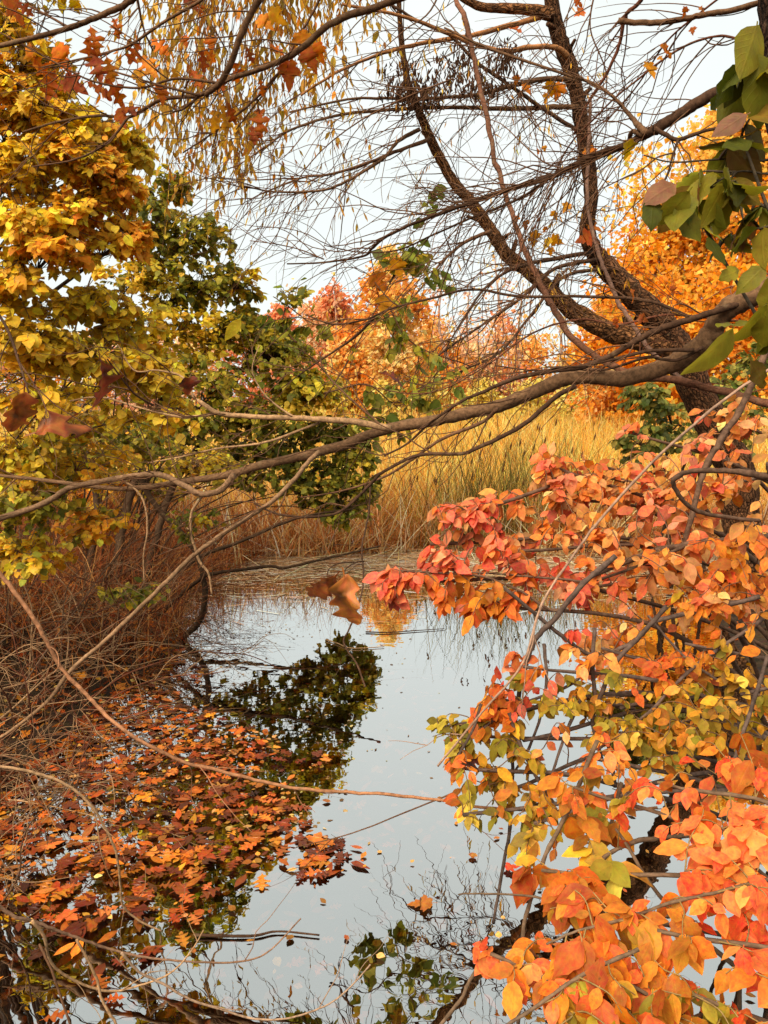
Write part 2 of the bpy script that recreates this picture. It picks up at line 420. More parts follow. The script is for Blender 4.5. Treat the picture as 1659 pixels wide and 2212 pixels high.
def bark_material(name, furrow=0.0, rough=0.85):
    """colour from the object, bark grain along the limb"""
    m, t = new_mat(name); L = t.links.new
    oi = nd(t, 'ShaderNodeObjectInfo'); luv = nd(t, 'ShaderNodeAttribute', attribute_name='luv')
    sc = nd(t, 'ShaderNodeVectorMath', operation='MULTIPLY'); L(luv.outputs['Vector'], sc.inputs[0])
    sc.inputs[1].default_value = (1, 1, 0.28 if furrow else 0.9)
    n1 = nd(t, 'ShaderNodeTexNoise', {'Scale': 62.0 if furrow else 70.0, 'Detail': 5.0, 'Roughness': 0.65}); L(sc.outputs[0], n1.inputs['Vector'])
    geo = nd(t, 'ShaderNodeNewGeometry')
    n2 = nd(t, 'ShaderNodeTexNoise', {'Scale': 5.0, 'Detail': 4.0}); L(geo.outputs['Position'], n2.inputs['Vector'])
    mr = nd(t, 'ShaderNodeMapRange', {'From Min': 0.36, 'From Max': 0.62, 'To Min': 0.22 if furrow else 0.65, 'To Max': 1.4}); L(n1.outputs['Fac'], mr.inputs['Value'])
    mr2 = nd(t, 'ShaderNodeMapRange', {'From Min': 0.3, 'From Max': 0.7, 'To Min': 0.65, 'To Max': 1.35}); L(n2.outputs['Fac'], mr2.inputs['Value'])
    mm = nd(t, 'ShaderNodeMath', operation='MULTIPLY'); L(mr.outputs[0], mm.inputs[0]); L(mr2.outputs[0], mm.inputs[1])
    vm = nd(t, 'ShaderNodeVectorMath', operation='SCALE'); L(oi.outputs['Color'], vm.inputs[0]); L(mm.outputs[0], vm.inputs['Scale'])
    if furrow:
        vs = nd(t, 'ShaderNodeVectorMath', operation='MULTIPLY'); vs.inputs[1].default_value = (1, 1, 0.38); L(luv.outputs['Vector'], vs.inputs[0])
        wob = nd(t, 'ShaderNodeTexNoise', {'Scale': 14.0, 'Detail': 3.0}); L(luv.outputs['Vector'], wob.inputs['Vector'])
        wa = nd(t, 'ShaderNodeVectorMath', operation='MULTIPLY_ADD'); wa.inputs[1].default_value = (.05, .05, .05); L(wob.outputs['Color'], wa.inputs[0]); L(vs.outputs[0], wa.inputs[2])
        vo = nd(t, 'ShaderNodeTexVoronoi', {'Scale': 42.0}, feature='DISTANCE_TO_EDGE'); L(wa.outputs[0], vo.inputs['Vector'])
        crk = nd(t, 'ShaderNodeMapRange', {'From Min': 0.0, 'From Max': 0.22, 'To Min': 0.25, 'To Max': 1.1}); L(vo.outputs['Distance'], crk.inputs['Value'])
        vm2 = nd(t, 'ShaderNodeVectorMath', operation='SCALE'); L(vm.outputs[0], vm2.inputs[0]); L(crk.outputs[0], vm2.inputs['Scale']); vm = vm2
        hgt = nd(t, 'ShaderNodeMath', {1: 0.5}, operation='MULTIPLY'); L(crk.outputs[0], hgt.inputs[0])
        hh = nd(t, 'ShaderNodeMath', operation='ADD'); L(hgt.outputs[0], hh.inputs[0]); L(n1.outputs['Fac'], hh.inputs[1])
    lich = nd(t, 'ShaderNodeTexNoise', {'Scale': 22.0, 'Detail': 6.0}); L(geo.outputs['Position'], lich.inputs['Vector'])
    lf = nd(t, 'ShaderNodeMapRange', {'From Min': 0.6, 'From Max': 0.72, 'To Min': 0.0, 'To Max': 0.3}); L(lich.outputs['Fac'], lf.inputs['Value'])
    lx = nd(t, 'ShaderNodeMixRGB', {'Color2': (0.24, 0.165, 0.09, 1)}); L(lf.outputs[0], lx.inputs['Fac']); L(vm.outputs[0], lx.inputs['Color1'])
    pb = nd(t, 'ShaderNodeBsdfPrincipled', {'Roughness': rough, 'Specular IOR Level': 0.1}); L(lx.outputs[0], pb.inputs['Base Color'])
    b = nd(t, 'ShaderNodeBump', {'Strength': 1.0 if furrow else 0.5, 'Distance': 0.03 if furrow else 0.006}); L(hh.outputs[0] if furrow else n1.outputs['Fac'], b.inputs['Height']); L(b.outputs[0], pb.inputs['Normal'])
    o = nd(t, 'ShaderNodeOutputMaterial'); L(pb.outputs[0], o.inputs['Surface'])
    return m

def straw_material(name, transl=0.45):
    m, t = new_mat(name); L = t.links.new
    att = nd(t, 'ShaderNodeAttribute', attribute_name='Col')
    d = nd(t, 'ShaderNodeBsdfPrincipled', {'Roughness': 0.7, 'Specular IOR Level': 0.2}); L(att.outputs['Color'], d.inputs['Base Color'])
    tl = nd(t, 'ShaderNodeBsdfTranslucent'); L(att.outputs['Color'], tl.inputs['Color'])
    ms = nd(t, 'ShaderNodeMixShader', {'Fac': transl}); L(d.outputs[0], ms.inputs[1]); L(tl.outputs[0], ms.inputs[2])
    o = nd(t, 'ShaderNodeOutputMaterial'); L(ms.outputs[0], o.inputs['Surface'])
    return m

def ground_material():
    m, t = new_mat('mud_and_litter'); L = t.links.new
    g = nd(t, 'ShaderNodeNewGeometry')
    n1 = nd(t, 'ShaderNodeTexNoise', {'Scale': 9.0, 'Detail': 8.0, 'Roughness': 0.7}); L(g.outputs['Position'], n1.inputs['Vector'])
    v = nd(t, 'ShaderNodeTexVoronoi', {'Scale': 26.0}); L(g.outputs['Position'], v.inputs['Vector'])
    c1 = nd(t, 'ShaderNodeValToRGB'); e = c1.color_ramp.elements
    e[0].position = 0.35; e[0].color = (0.012, 0.007, 0.004, 1); e[1].position = 0.7; e[1].color = (0.075, 0.038, 0.014, 1)
    L(n1.outputs['Fac'], c1.inputs['Fac'])
    mixc = nd(t, 'ShaderNodeMixRGB', {'Fac': 0.35}, blend_type='MULTIPLY'); L(c1.outputs[0], mixc.inputs['Color1']); L(v.outputs['Color'], mixc.inputs['Color2'])
    pb = nd(t, 'ShaderNodeBsdfPrincipled', {'Roughness': 0.85, 'Specular IOR Level': 0.2}); L(mixc.outputs[0], pb.inputs['Base Color'])
    b = nd(t, 'ShaderNodeBump', {'Strength': 0.8, 'Distance': 0.03}); L(n1.outputs['Fac'], b.inputs['Height']); L(b.outputs[0], pb.inputs['Normal'])
    o = nd(t, 'ShaderNodeOutputMaterial'); L(pb.outputs[0], o.inputs['Surface'])
    return m

def water_material():
    m, t = new_mat('still_water'); L = t.links.new
    g = nd(t, 'ShaderNodeNewGeometry')
    n1 = nd(t, 'ShaderNodeTexNoise', {'Scale': 7.0, 'Detail': 2.0}); L(g.outputs['Position'], n1.inputs['Vector'])
    n2 = nd(t, 'ShaderNodeTexNoise', {'Scale': 1.1, 'Detail': 1.0}); L(g.outputs['Position'], n2.inputs['Vector'])
    ad = nd(t, 'ShaderNodeMath', {2: 0.35}, operation='MULTIPLY_ADD'); L(n1.outputs['Fac'], ad.inputs[0]); L(n2.outputs['Fac'], ad.inputs[1])
    ad.inputs[1].default_value = 0.3; 
    b = nd(t, 'ShaderNodeBump', {'Strength': 0.035, 'Distance': 0.02}); L(n1.outputs['Fac'], b.inputs['Height'])
    fr = nd(t, 'ShaderNodeFresnel', {'IOR': 1.33}); L(b.outputs[0], fr.inputs['Normal'])
    pw = nd(t, 'ShaderNodeMath', {1: 0.18}, operation='POWER'); L(fr.outputs[0], pw.inputs[0])
    gl = nd(t, 'ShaderNodeBsdfGlossy', {'Roughness': 0.0, 'Color': (0.97, 0.98, 0.97, 1)}); L(b.outputs[0], gl.inputs['Normal'])
    tr = nd(t, 'ShaderNodeBsdfTransparent', {'Color': (0.86, 0.68, 0.45, 1)})
    ms = nd(t, 'ShaderNodeMixShader'); L(pw.outputs[0], ms.inputs['Fac']); L(tr.outputs[0], ms.inputs[1]); L(gl.outputs[0], ms.inputs[2])
    o = nd(t, 'ShaderNodeOutputMaterial'); L(ms.outputs[0], o.inputs['Surface'])
    return m

M_LEAF = leaf_material('autumn_leaf', 0.42, 0.55, 0.65, 0.22)
M_GREEN = leaf_material('green_leaf', 0.45, 0.55, 0.35, 0.22)
M_DEAD = leaf_material('dead_leaf', 0.38, 0.65, 0.6, 0.15)
M_CRISP = leaf_material('crisp_leaf', 0.25, 0.5, 0.8, 0.3, (0.25, 1.55))
M_WET = leaf_material('wet_leaf', 0.05, 0.35, 0.6, 0.4)
M_FAR = leaf_material('far_leaf', 0.5, 0.7, 0.1, 0.1)
M_BARK = bark_material('smooth_bark'); M_FURROW = bark_material('furrowed_bark', 1.0)
M_STRAW = straw_material('dry_straw'); M_FLOAT = straw_material('floating_straw', 0.03); M_GROUND = ground_material(); M_WATER = water_material()

# ------------------------------------------------------------------ ground and water
XL_Y = [-30, 0, 2.5, 4, 5.8, 7, 8, 9, 9.7, 400]; XL_X = [-2.3, -2.3, -2.0, -1.8, -1.65, -2.0, -1.9, -1.6, -1.4, -1.4]
XR_Y = [-30, 0, 2, 5, 7, 9.7, 400]; XR_X = [1.6, 1.6, 1.9, 2.5, 3.1, 4.4, 4.4]
def pond_d(X, Y):
    far = 9.75 + 0.25 * np.sin(X * 1.7) + 0.12 * np.sin(X * 4.1 + 1)
    return np.minimum.reduce([X - np.interp(Y, XL_Y, XL_X), np.interp(Y, XR_Y, XR_X) - X, far - Y, Y - 1.0])
def ground_z(X, Y):
    X = np.asarray(X, float); Y = np.asarray(Y, float); d = pond_d(X, Y)
    lump = 0.05 * np.sin(X * 2.3 + Y) + 0.04 * np.sin(Y * 3.1 - X * 1.7) + 0.02 * np.sin(X * 9 + Y * 7)
    z = np.where(d > 0, np.maximum(-0.30, -0.42 * d), np.minimum(0.5, -0.30 * d))
    marsh = np.clip((Y - 8.8) / 1.2, 0, 1)
    z = np.where(d > 0, z, z * (1 - marsh) + marsh * np.minimum(0.12, -0.3 * d))
    return z + lump * np.where(d > 0, 0.4, np.clip(-d * 2, 0, 1)) * (1 - 0.6 * marsh)
xs = np.unique(np.concatenate([np.linspace(-400, -30, 12), np.linspace(-30, -7, 24), np.arange(-7, 7.01, 0.11), np.linspace(7, 30, 24), np.linspace(30, 400, 12)]))
ys = np.unique(np.concatenate([np.linspace(-40, -2, 8), np.arange(-2, 11.01, 0.11), np.linspace(11, 60, 30), np.linspace(60, 700, 14)]))
GX, GY = np.meshgrid(xs, ys); GZ = ground_z(GX, GY)
a = Acc(); nx = len(xs); ny = len(ys)
I = (np.arange(ny - 1)[:, None] * nx + np.arange(nx - 1)[None]).ravel()
a.add(np.stack([GX, GY, GZ], -1).reshape(-1, 3), np.stack([I, I + 1, I + nx + 1, I + nx], 1))
link('ground', a.mesh('ground'), M_GROUND, kind='structure')
a = Acc(); a.add([(-9, 0.4, 0), (7, 0.4, 0), (7, 10.6, 0), (-9, 10.6, 0)], [(0, 1, 2, 3)])
link('water', a.mesh('water', False), M_WATER, kind='structure')

# ------------------------------------------------------------------ marsh reeds
def blades(n, X, Y, H, wid, cols, lean=0.15, bend=0.35, z0=None, rows=5, leandir=None):
    a = Acc(); z = ground_z(X, Y) if z0 is None else z0
    th = rng.random(n) * 2 * math.pi if leandir is None else leandir
    dx, dy = np.cos(th), np.sin(th)
    le = np.abs(rng.standard_normal(n)) * lean; be = rng.random(n) * bend
    ph = rng.random(n) * math.pi; wx, wy = np.cos(ph), np.sin(ph)
    V = np.empty((n, rows, 2, 3)); 
    for r in range(rows):
        t = r / (rows - 1); off = (le * t + be * t ** 2.5) * H
        hz = H * (t - 0.45 * be * t ** 3 - 0.3 * le * le * t)
        cx, cyy, cz = X + dx * off, Y + dy * off, np.maximum(z + hz, z + 0.01)
        hw = wid * (1 - 0.85 * t ** 1.5) / 2
        for s, k in ((-1, 0), (1, 1)):
            V[:, r, k, 0] = cx + wx * hw * s; V[:, r, k, 1] = cyy + wy * hw * s; V[:, r, k, 2] = cz
    q = np.array([(2 * r, 2 * r + 1, 2 * r + 3, 2 * r + 2) for r in range(rows - 1)])
    Q = (q[None] + (np.arange(n) * rows * 2)[:, None, None]).reshape(-1, 4)
    a.add(V.reshape(-1, 3), Q, np.repeat(pal(cols, n, 0.2), rows * 2, 0))
    return a
GOLD = [lin(250, 198, 92, 1), lin(246, 180, 70, 1), lin(252, 216, 132, 1), lin(230, 160, 62, 1), lin(249, 202, 106, 1), lin(212, 142, 60, 1)]
n = 34000
Yr = 9.9 + 24 * rng.random(n) ** 1.6; Xr = (rng.random(n) * 2 - 1) * (Yr * 0.62 + 1.5)
Hr = rng.uniform(1.2, 1.9, n) * (0.92 + 0.1 * np.sin(Xr * 0.9) * np.cos(Yr * 0.7)) * np.clip(0.45 + (Yr - 9.8) * 0.095, 0.45, 1.0)
link('reeds', blades(n, Xr, Yr, Hr, rng.uniform(0.013, 0.026, n) * (0.6 + Yr / 25), GOLD, 0.24, 0.6).mesh('reeds'), M_STRAW, kind='stuff')
BROWN = [lin(180, 110, 54, 1), lin(214, 146, 76, 1), lin(140, 82, 40, 1), lin(240, 192, 124, 1), lin(200, 122, 62, 1)]
n = 9000
Xr = rng.uniform(-6.5, 5.5, n); Yr = 9.45 + 0.25 * np.sin(Xr * 1.7) + np.abs(rng.standard_normal(n)) * 0.8
link('fallen_reeds', blades(n, Xr, Yr, rng.uniform(0.35, 1.15, n), rng.uniform(0.006, 0.014, n), BROWN, 0.75, 0.9, z0=np.maximum(ground_z(Xr, Yr), 0.0)).mesh('fallen_reeds'), M_STRAW, kind='stuff')
n = 1500
Xr = rng.uniform(-3.2, 5.0, n); Yr = 9.35 + 0.25 * np.sin(Xr * 1.7) + np.abs(rng.standard_normal(n)) * .5; Yr = np.where(Xr < -1.6, Yr - .8 * rng.random(n), Yr)
link('broken_reeds', blades(n, Xr, Yr, rng.uniform(.3, .95, n), rng.uniform(.012, .024, n), [lin(248, 214, 160, 1), lin(230, 180, 120, 1), lin(200, 140, 80, 1), lin(250, 226, 186, 1)], 1.0, .15, z0=np.maximum(ground_z(Xr, Yr), 0), leandir=rng.normal(-1.7, 1.1, n)).mesh('broken_reeds'), M_FLOAT, kind='stuff')
# dead stalks and fragments floating at the far edge of the pond
n = 12000
Yr = 9.9 - np.abs(rng.standard_normal(n)) * 1.0; Xr = rng.uniform(-4.2, 4.0, n)
keep = (pond_d(Xr, Yr) > -0.1) & (Yr > 6.2); Xr, Yr = Xr[keep], Yr[keep]; n = len(Xr)
a = Acc(); th = rng.standard_normal(n) * 0.5; ln = rng.uniform(0.04, 0.32, n); wd = rng.uniform(0.004, 0.012, n)
dx, dy = np.cos(th) * ln / 2, np.sin(th) * ln / 2; wx, wy = -np.sin(th) * wd / 2, np.cos(th) * wd / 2
V = np.empty((n, 4, 3)); z = rng.uniform(0.003, 0.009, n)
for k, (s, u) in enumerate(((-1, -1), (1, -1), (1, 1), (-1, 1))):
    V[:, k, 0] = Xr + dx * s + wx * u; V[:, k, 1] = Yr + dy * s + wy * u; V[:, k, 2] = z
a.add(V.reshape(-1, 3), np.arange(n * 4).reshape(n, 4), np.repeat(pal([lin(236, 200, 160, 1), lin(200, 150, 104, 1), lin(244, 222, 190, 1), lin(150, 100, 60, 1), lin(222, 170, 120, 1)], n, 0.2), 4, 0))
link('floating_straw', a.mesh('floating_straw', False), M_FLOAT, kind='stuff')

n = 15000
Xr = rng.uniform(-5.5, -1.2, n); Yr = rng.uniform(4.6, 10.5, n); k = (pond_d(Xr, Yr) < .12) & (rng.random(n) < np.clip((Yr - 4.2) / 3, .15, 1)); Xr, Yr = Xr[k], Yr[k]; n = len(Xr)
link('dry_grass', blades(n, Xr, Yr, rng.uniform(.25, .95, n), rng.uniform(.004, .010, n), [lin(160, 86, 40), lin(196, 116, 58), lin(116, 58, 28), lin(220, 156, 90), lin(150, 74, 34)], .7, .9, z0=np.maximum(ground_z(Xr, Yr), 0)).mesh('dry_grass'), M_STRAW, kind='stuff')
# green rushes standing in the marsh edge
def rush(x, y, Y, nst, h, spread, label, cols, name='rush_clump'):
    c = px(x, y, Y); c[2] = float(ground_z(c[0], c[1]))
    root = thing(name, c, label, 'rush')
    X = c[0] + rng.standard_normal(nst) * spread; Yy = c[1] + rng.standard_normal(nst) * spread * 0.6
    link('stems', blades(nst, X, Yy, rng.uniform(0.55, 1.1, nst) * h, np.full(nst, 0.011), cols, 0.28, 0.25, z0=np.full(nst, c[2])).mesh('stems'), M_STRAW, root, kind='stuff')
    a = Acc()
    for i in range(int(nst * 0.06)):                     # brown seed heads
        k = rng.integers(nst); p = np.array([X[k], Yy[k], c[2] + h * rng.uniform(0.5, 1.0)]) + rng.standard_normal(3) * 0.08
        tube(a, np.array([p, p + [0.01, 0, 0.05], p + [0.02, 0.01, 0.1]]), [0.004, 0.014, 0.003], 5)
    link('seed_heads', a.mesh('seed_heads'), M_BARK, root, color=lin(90, 55, 30), kind='stuff')
RUSHG = [lin(128, 118, 54), lin(92, 88, 40), lin(160, 142, 70), lin(74, 64, 32)]
rush(1050, 1160, 9.9, 430, 1.7, 0.42, 'dark green rush clump with brown seed heads at the far edge of the pond', RUSHG)
rush(1190, 1150, 10.4, 260, 1.6, 0.35, 'sparser pale green rush clump beside the dark one, partly behind the red leaves', [lin(150, 140, 60), lin(120, 115, 55), lin(175, 150, 70)])
rush(850, 1130, 10.2, 130, 0.9, 0.35, 'low thin rush tuft below the end of the green shrub', [lin(130, 125, 60), lin(95, 95, 45), lin(180, 140, 70)])

# ------------------------------------------------------------------ far trees
def tri_cards(k=1):
    t = []
    for s in range(k):
        r = np.random.default_rng(s + 50)
        V = np.array([(-.35, .0, 0), (.3, -.08, .05), (.42, .7, -.05), (-.2, .95, .08)]) + r.standard_normal((4, 3)) * 0.08
        t.append((V, np.array([(0, 1, 2, 3)]), np.array([(-.7, 0, 0), (.7, 0, 0), (.7, 1, 0), (-.7, 1, 0)], float)))
    return t
CARD = tri_cards(4)
def far_tree(x, ytop, ybase, Y, wpx, cols, nleaf, leaf0, label, group=None, bare=0.3, trunkc=(0.16, 0.10, 0.07), shape=1.0, name='tree', low=0.12):
    nleaf = int(nleaf * 2.2); leaf = leaf0 * 0.88
    base = px(x, ybase, Y); base[2] = float(ground_z(base[0], base[1])); top = px(x, ytop, Y)
    H = top[2] - base[2]; W = wpx / F * depth(base) / 2
    root = thing(name, base, label, 'tree', group)
    a = Acc(); r0 = 0.018 * H + 0.02
    TP = np.array([base + [0, 0, -0.3], base + [rng.normal() * .03 * H, 0, 0.3 * H], base + [rng.normal() * .05 * H, rng.normal() * .05 * H, 0.62 * H], base + [rng.normal() * .05 * H, 0, 0.97 * H]])
    P = catmull(TP, 6); R = np.linspace(r0, r0 * 0.12, len(P)); tube(a, P, R, 6, knob=0.08)
    link('trunk', a.mesh('trunk'), M_BARK, root, color=trunkc)
    a = Acc(); nodes = []
    nb = max(9, int(16 * W / max(H * 0.3, 0.5)))
    for i in range(nb):
        f = rng.uniform(0.15, 0.93); k = int(f * (len(P) - 1)); az = rng.random() * 6.283
        env = W * (math.sin(math.pi * min(0.999, max(0.02, f * 0.92 + 0.06))) ** 0.7) * shape
        d = nrm(np.array([math.cos(az), math.sin(az), rng.uniform(0.35, 1.0)]))
        Wk = walk(P[k], d, env * rng.uniform(0.75, 1.15), 6, -0.04, 0.16)
        rb = R[k] * 0.45; tube(a, Wk, np.linspace(rb, rb * .25, len(Wk)), 4)
        nodes.append(Wk[1:])
        for W2, r2 in spawn(Wk, np.linspace(rb, rb * .3, len(Wk)), 5, env * 0.55, rb * .45, 0.2, 1, sub=0.8, bias=(0, 0, .25)):
            tube(a, W2, r2, 3); nodes.append(W2[1:])
    link('branches', a.mesh('branches'), M_BARK, root, color=np.array(trunkc) * 1.1, kind='stuff')
    if nleaf:
        nodes = np.vstack(nodes + [P[len(P) // 2:]])
        nodes = nodes[nodes[:, 2] > base[2] + low * H]
        p = nodes[rng.integers(len(nodes), size=nleaf)] + rng.standard_normal((nleaf, 3)) * np.array([.15, .15, .12]) * W * 0.62
        m = nleaf * 6 // 10                                # lumpy crown envelope
        f = low + (1 - low) * rng.random(m); az = rng.random(m) * 6.283; ph1, ph2 = rng.random(2) * 6
        env = W * np.sin(math.pi * np.clip(f * 0.9 + 0.08, 0, 1)) ** 0.6 * shape * (0.80 + 0.22 * np.sin(az * 3 + f * 9 + ph1) + 0.13 * np.sin(az * 5 - f * 17 + ph2))
        rr = env * rng.random(m) ** 0.45
        ax = np.interp(f, np.linspace(0, 1, len(P)), P[:, 0]); ay = np.interp(f, np.linspace(0, 1, len(P)), P[:, 1])
        p[:m] = np.stack([ax + np.cos(az) * rr, ay + np.sin(az) * rr, base[2] + f * H + rng.standard_normal(m) * 0.04 * H], 1)
        hole = np.sin(p[:, 0] * 5.0 / W) * np.sin(p[:, 2] * 6.0 / W + 1) * np.sin(p[:, 1] * 5.5 / W + 2) > 0.42
        p = p[~hole]; nleaf = len(p)
        p[:, 2] = np.clip(p[:, 2], base[2] + 0.2, top[2] + 0.2)
        tone = np.array(cols)[(np.clip(np.floor((np.sin(p[:, 0] * 3.1 / W + 1) + np.cos(p[:, 2] * 2.7 / W) + rng.standard_normal(nleaf) * 0.9) * len(cols) / 4 + len(cols) / 2), 0, len(cols) - 1)).astype(int)]
        tone = tone * np.exp(rng.standard_normal((nleaf, 1)) * 0.2)
        a = Acc(); D = rng.standard_normal((nleaf, 3)) + [0, 0, -0.5]; N = rng.standard_normal((nleaf, 3)) * .8 + SUN_DIR * 1.3
        leaves_into(a, CARD, p, D, N, leaf * rng.uniform(0.6, 1.3, nleaf), np.clip(tone, .004, .8))
        link('crown', a.mesh('crown'), M_FAR, root, kind='stuff')
    return root
OR = [lin(244, 146, 60, 1), lin(250, 166, 80, 1), lin(254, 182, 102, 1), lin(255, 200, 130, 1)]
SAL = [lin(238, 140, 94, 1), lin(248, 158, 108, 1), lin(252, 174, 124, 1), lin(253, 192, 146, 1)]
GLD = [lin(240, 136, 32, 1), lin(247, 154, 44, 1), lin(251, 168, 60, 1), lin(254, 188, 88, 1)]
YG = [lin(200, 172, 72, 1), lin(232, 200, 96, 1), lin(246, 218, 126, 1), lin(216, 188, 96, 1)]
PNK = [lin(214, 152, 122, 1), lin(230, 172, 138, 1), lin(240, 192, 156, 1)]
far_tree(862, 548, 858, 28, 190, OR, 5200, .17, 'tall narrow orange tree standing higher than the rest of the far treeline')
far_tree(690, 632, 858, 33, 200, SAL, 4600, .18, 'salmon red rounded tree left of the tall narrow orange tree')
far_tree(775, 690, 858, 30, 170, OR, 3400, .17, 'shorter orange tree between the salmon red tree and the tall narrow one')
far_tree(600, 668, 858, 36, 150, SAL, 3000, .18, 'dull salmon tree half hidden by the green shrub')
far_tree(1590, 205, 870, 21, 560, GLD, 15000, .15, 'huge golden orange tree rising behind the leaning willow trunk', low=0.05)
far_tree(1440, 420, 870, 22.5, 320, GLD, 6500, .15, 'golden orange tree with lower crown beside the huge golden one')
far_tree(1310, 625, 866, 25, 190, OR + GLD[:2], 3600, .16, 'small orange tree between the two willow limbs')
G1 = 'trees half hidden behind the green shrub'
for x, yt, wd, c, nl, lb in [(930, 690, 150, OR, 2400, 'orange tree just right of the tall narrow orange one'), (1010, 720, 150, PNK, 900, 'thin pinkish brown tree between two orange ones over the reeds'), (1085, 680, 140, SAL, 900, 'sparse salmon tree below the left willow limb'), (1150, 735, 150, OR, 1900, 'rounded orange tree above the middle of the low maple limb'),
                         (1225, 760, 130, OR, 1500, 'low orange tree under the fork of the pale bare trees'), (980, 750, 160, GLD, 2200, 'low golden tree in the middle of the far treeline'), (1390, 720, 170, OR, 2600, 'orange tree seen under the willow fork'), (740, 750, 130, GLD, 1900, 'low golden tree under the salmon red one'), (830, 760, 140, OR, 1900, 'low orange tree at the foot of the tall narrow one'),
                         (520, 680, 160, SAL, 1500, None), (430, 710, 160, OR, 1500, None), (330, 720, 170, PNK, 1200, None), (220, 725, 170, OR, 1200, None), (110, 720, 180, OR, 1200, None), (10, 720, 180, PNK, 1000, None),
                         (1050, 780, 150, OR, 1600, 'lowest orange tree behind the dark rush clump'), (1560, 700, 200, OR, 1800, 'deep orange tree behind the willow trunk base'), (1670, 640, 200, OR, 1500, 'orange tree at the picture edge behind the maple limb')]:
    far_tree(x, yt, 858, rng.uniform(31, 40), wd * 1.3, c, nl, .17, lb or 'orange to pinkish tree showing through gaps in the green shrub', None if lb else G1)
G2 = 'bare pale trees in the far treeline'
for x, yt, wd in [(655, 610, 90), (960, 560, 150), (1060, 545, 170), (1130, 600, 150), (1200, 610, 170), (1275, 640, 120), (1010, 620, 120), (720, 600, 80)]:
    far_tree(x, yt, 858, rng.uniform(30, 38), wd, PNK + OR[2:], 160, .15, 'bare pale trunked tree with thin twigs beyond the reeds', G2, trunkc=(0.34, 0.22, 0.16), shape=0.7)
G3 = 'low yellow green bushes at the foot of the treeline'
for x, yt, wd in [(740, 815, 130), (830, 825, 120), (930, 812, 150), (1040, 825, 140), (1140, 830, 130), (1230, 838, 120), (640, 820, 130), (1330, 835, 120)]:
    far_tree(x, yt, 864, rng.uniform(26, 30), wd, YG, 1100, .13, 'low yellow green bush at the foot of the far treeline', G3, name='bush', low=0.0)

# ------------------------------------------------------------------ leaf kinds
E_FINE = [leaf_tpl('ellipse', 9, b, f, c, 0.05, i, 0.10) for i, (b, f, c) in enumerate([(.10, .04, 0), (.16, .02, 0), (.03, .12, 0), (.22, .08, 0), (-.08, .04, 0), (.1, .30, .4), (.1, .05, .6), (.05, -.05, 0)])] + [leaf_tpl('ellipse', 11, b, f, c, 0.13, i + 300, 0.10, 0.035) for i, (b, f, c) in enumerate([(.12, .06, 0), (.2, .1, 0), (.0, .2, .5), (.3, .12, 0)])]
E_COARSE = [leaf_tpl('ellipse', 6, b, f, 0, 0, i + 20, 0.08) for i, (b, f) in enumerate([(.10, .04), (.16, .02), (.03, .14), (.22, .08)])]
R_FINE = [leaf_tpl('round', 9, b, f, c, 0.05, i + 40, 0.15) for i, (b, f, c) in enumerate([(.12, .06, 0), (.22, .03, 0), (.05, .16, 0), (.2, .22, 0), (-.08, .05, .4), (.1, -.06, 0)])]
R_COARSE = [leaf_tpl('round', 6, b, f, 0, 0.06, i + 60, 0.1) for i, (b, f) in enumerate([(.12, .06), (.22, .03), (.05, .16), (.1, -.05)])]
N_FINE = [leaf_tpl('narrow', 7, b, f, 0, 0, i + 70) for i, (b, f) in enumerate([(.15, .3), (.3, .2), (-.1, .3)])]
N_COARSE = [leaf_tpl('narrow', 4, b, f, 0, 0, i + 80) for i, (b, f) in enumerate([(.15, .3), (.3, .2), (-.1, .3)])]
M_FINE = [leaf_tpl('maple', 0, b, f, c, 0, i + 90, 0.25, 0.04) for i, (b, f, c) in enumerate([(.12, .12, 0), (.25, .1, 0), (.05, .3, 0), (.1, .3, .8), (-.1, .2, 0)])]
O_FINE = [leaf_tpl('oak', 0, b, f, c, 0, i + 110, 0.08, 0.04) for i, (b, f, c) in enumerate([(.12, .12, 0), (.25, .1, 0), (.05, .3, 0), (.1, .35, 1.1), (-.1, .25, .6)])]
FLAT_O = [leaf_tpl('oak', 0, b, f, 0, 0, i + 130, 0.1, 0.02) for i, (b, f) in enumerate([(.03, .02), (-.05, .04), (.06, -.05), (-.02, .10)])]
FLAT_M = [leaf_tpl('maple', 0, b, f, 0, 0, i + 140, 0.25, 0.02) for i, (b, f) in enumerate([(.03, .02), (-.05, .05), (.05, -.04)])]
FLAT_E = [leaf_tpl('ellipse', 7, b, f, 0, 0, i + 150, 0.1, 0.015) for i, (b, f) in enumerate([(.03, .03), (-.06, .08), (.05, -.05)])]
FLAT_R = [leaf_tpl('round', 7, b, f, 0, 0, i + 160, 0.12, 0.015) for i, (b, f) in enumerate([(.03, .03), (-.06, .08), (.05, -.05)])]
FLAT_N = [leaf_tpl('lance', 7, b, f, 0, 0, i + 170, 0.05, 0.015) for i, (b, f) in enumerate([(.03, .03), (-.06, .08)])]

def hand_leaves(root, tpls, mat, items, name='leaf'):
    """leaves set one by one: (x, y, Y, size_px, colour, hang angle)"""
    ms = leaf_meshes(name, tpls, mat)
    for x, y, Y, sp, c, an in items:
        p = px(x, y, Y); s = sp / F * depth(p); th = math.radians(an)
        D = np.array([[math.sin(th), rng.normal() * .35, -math.cos(th)]]); N = np.array([[rng.normal() * .5, -1.0, .35 + rng.normal() * .4]])
        p = p - nrm(D[0]) * s * 0.5
        near = min(LIMBS.get(root.name, []), key=lambda q: np.linalg.norm(q[1] - p, axis=1).min(), default=(root,))[0]
        leaf_object(name, ms[rng.integers(len(ms))], p, frames(D, N)[0], s, np.clip(c * math.exp(rng.normal() * .1), .004, .85), near)

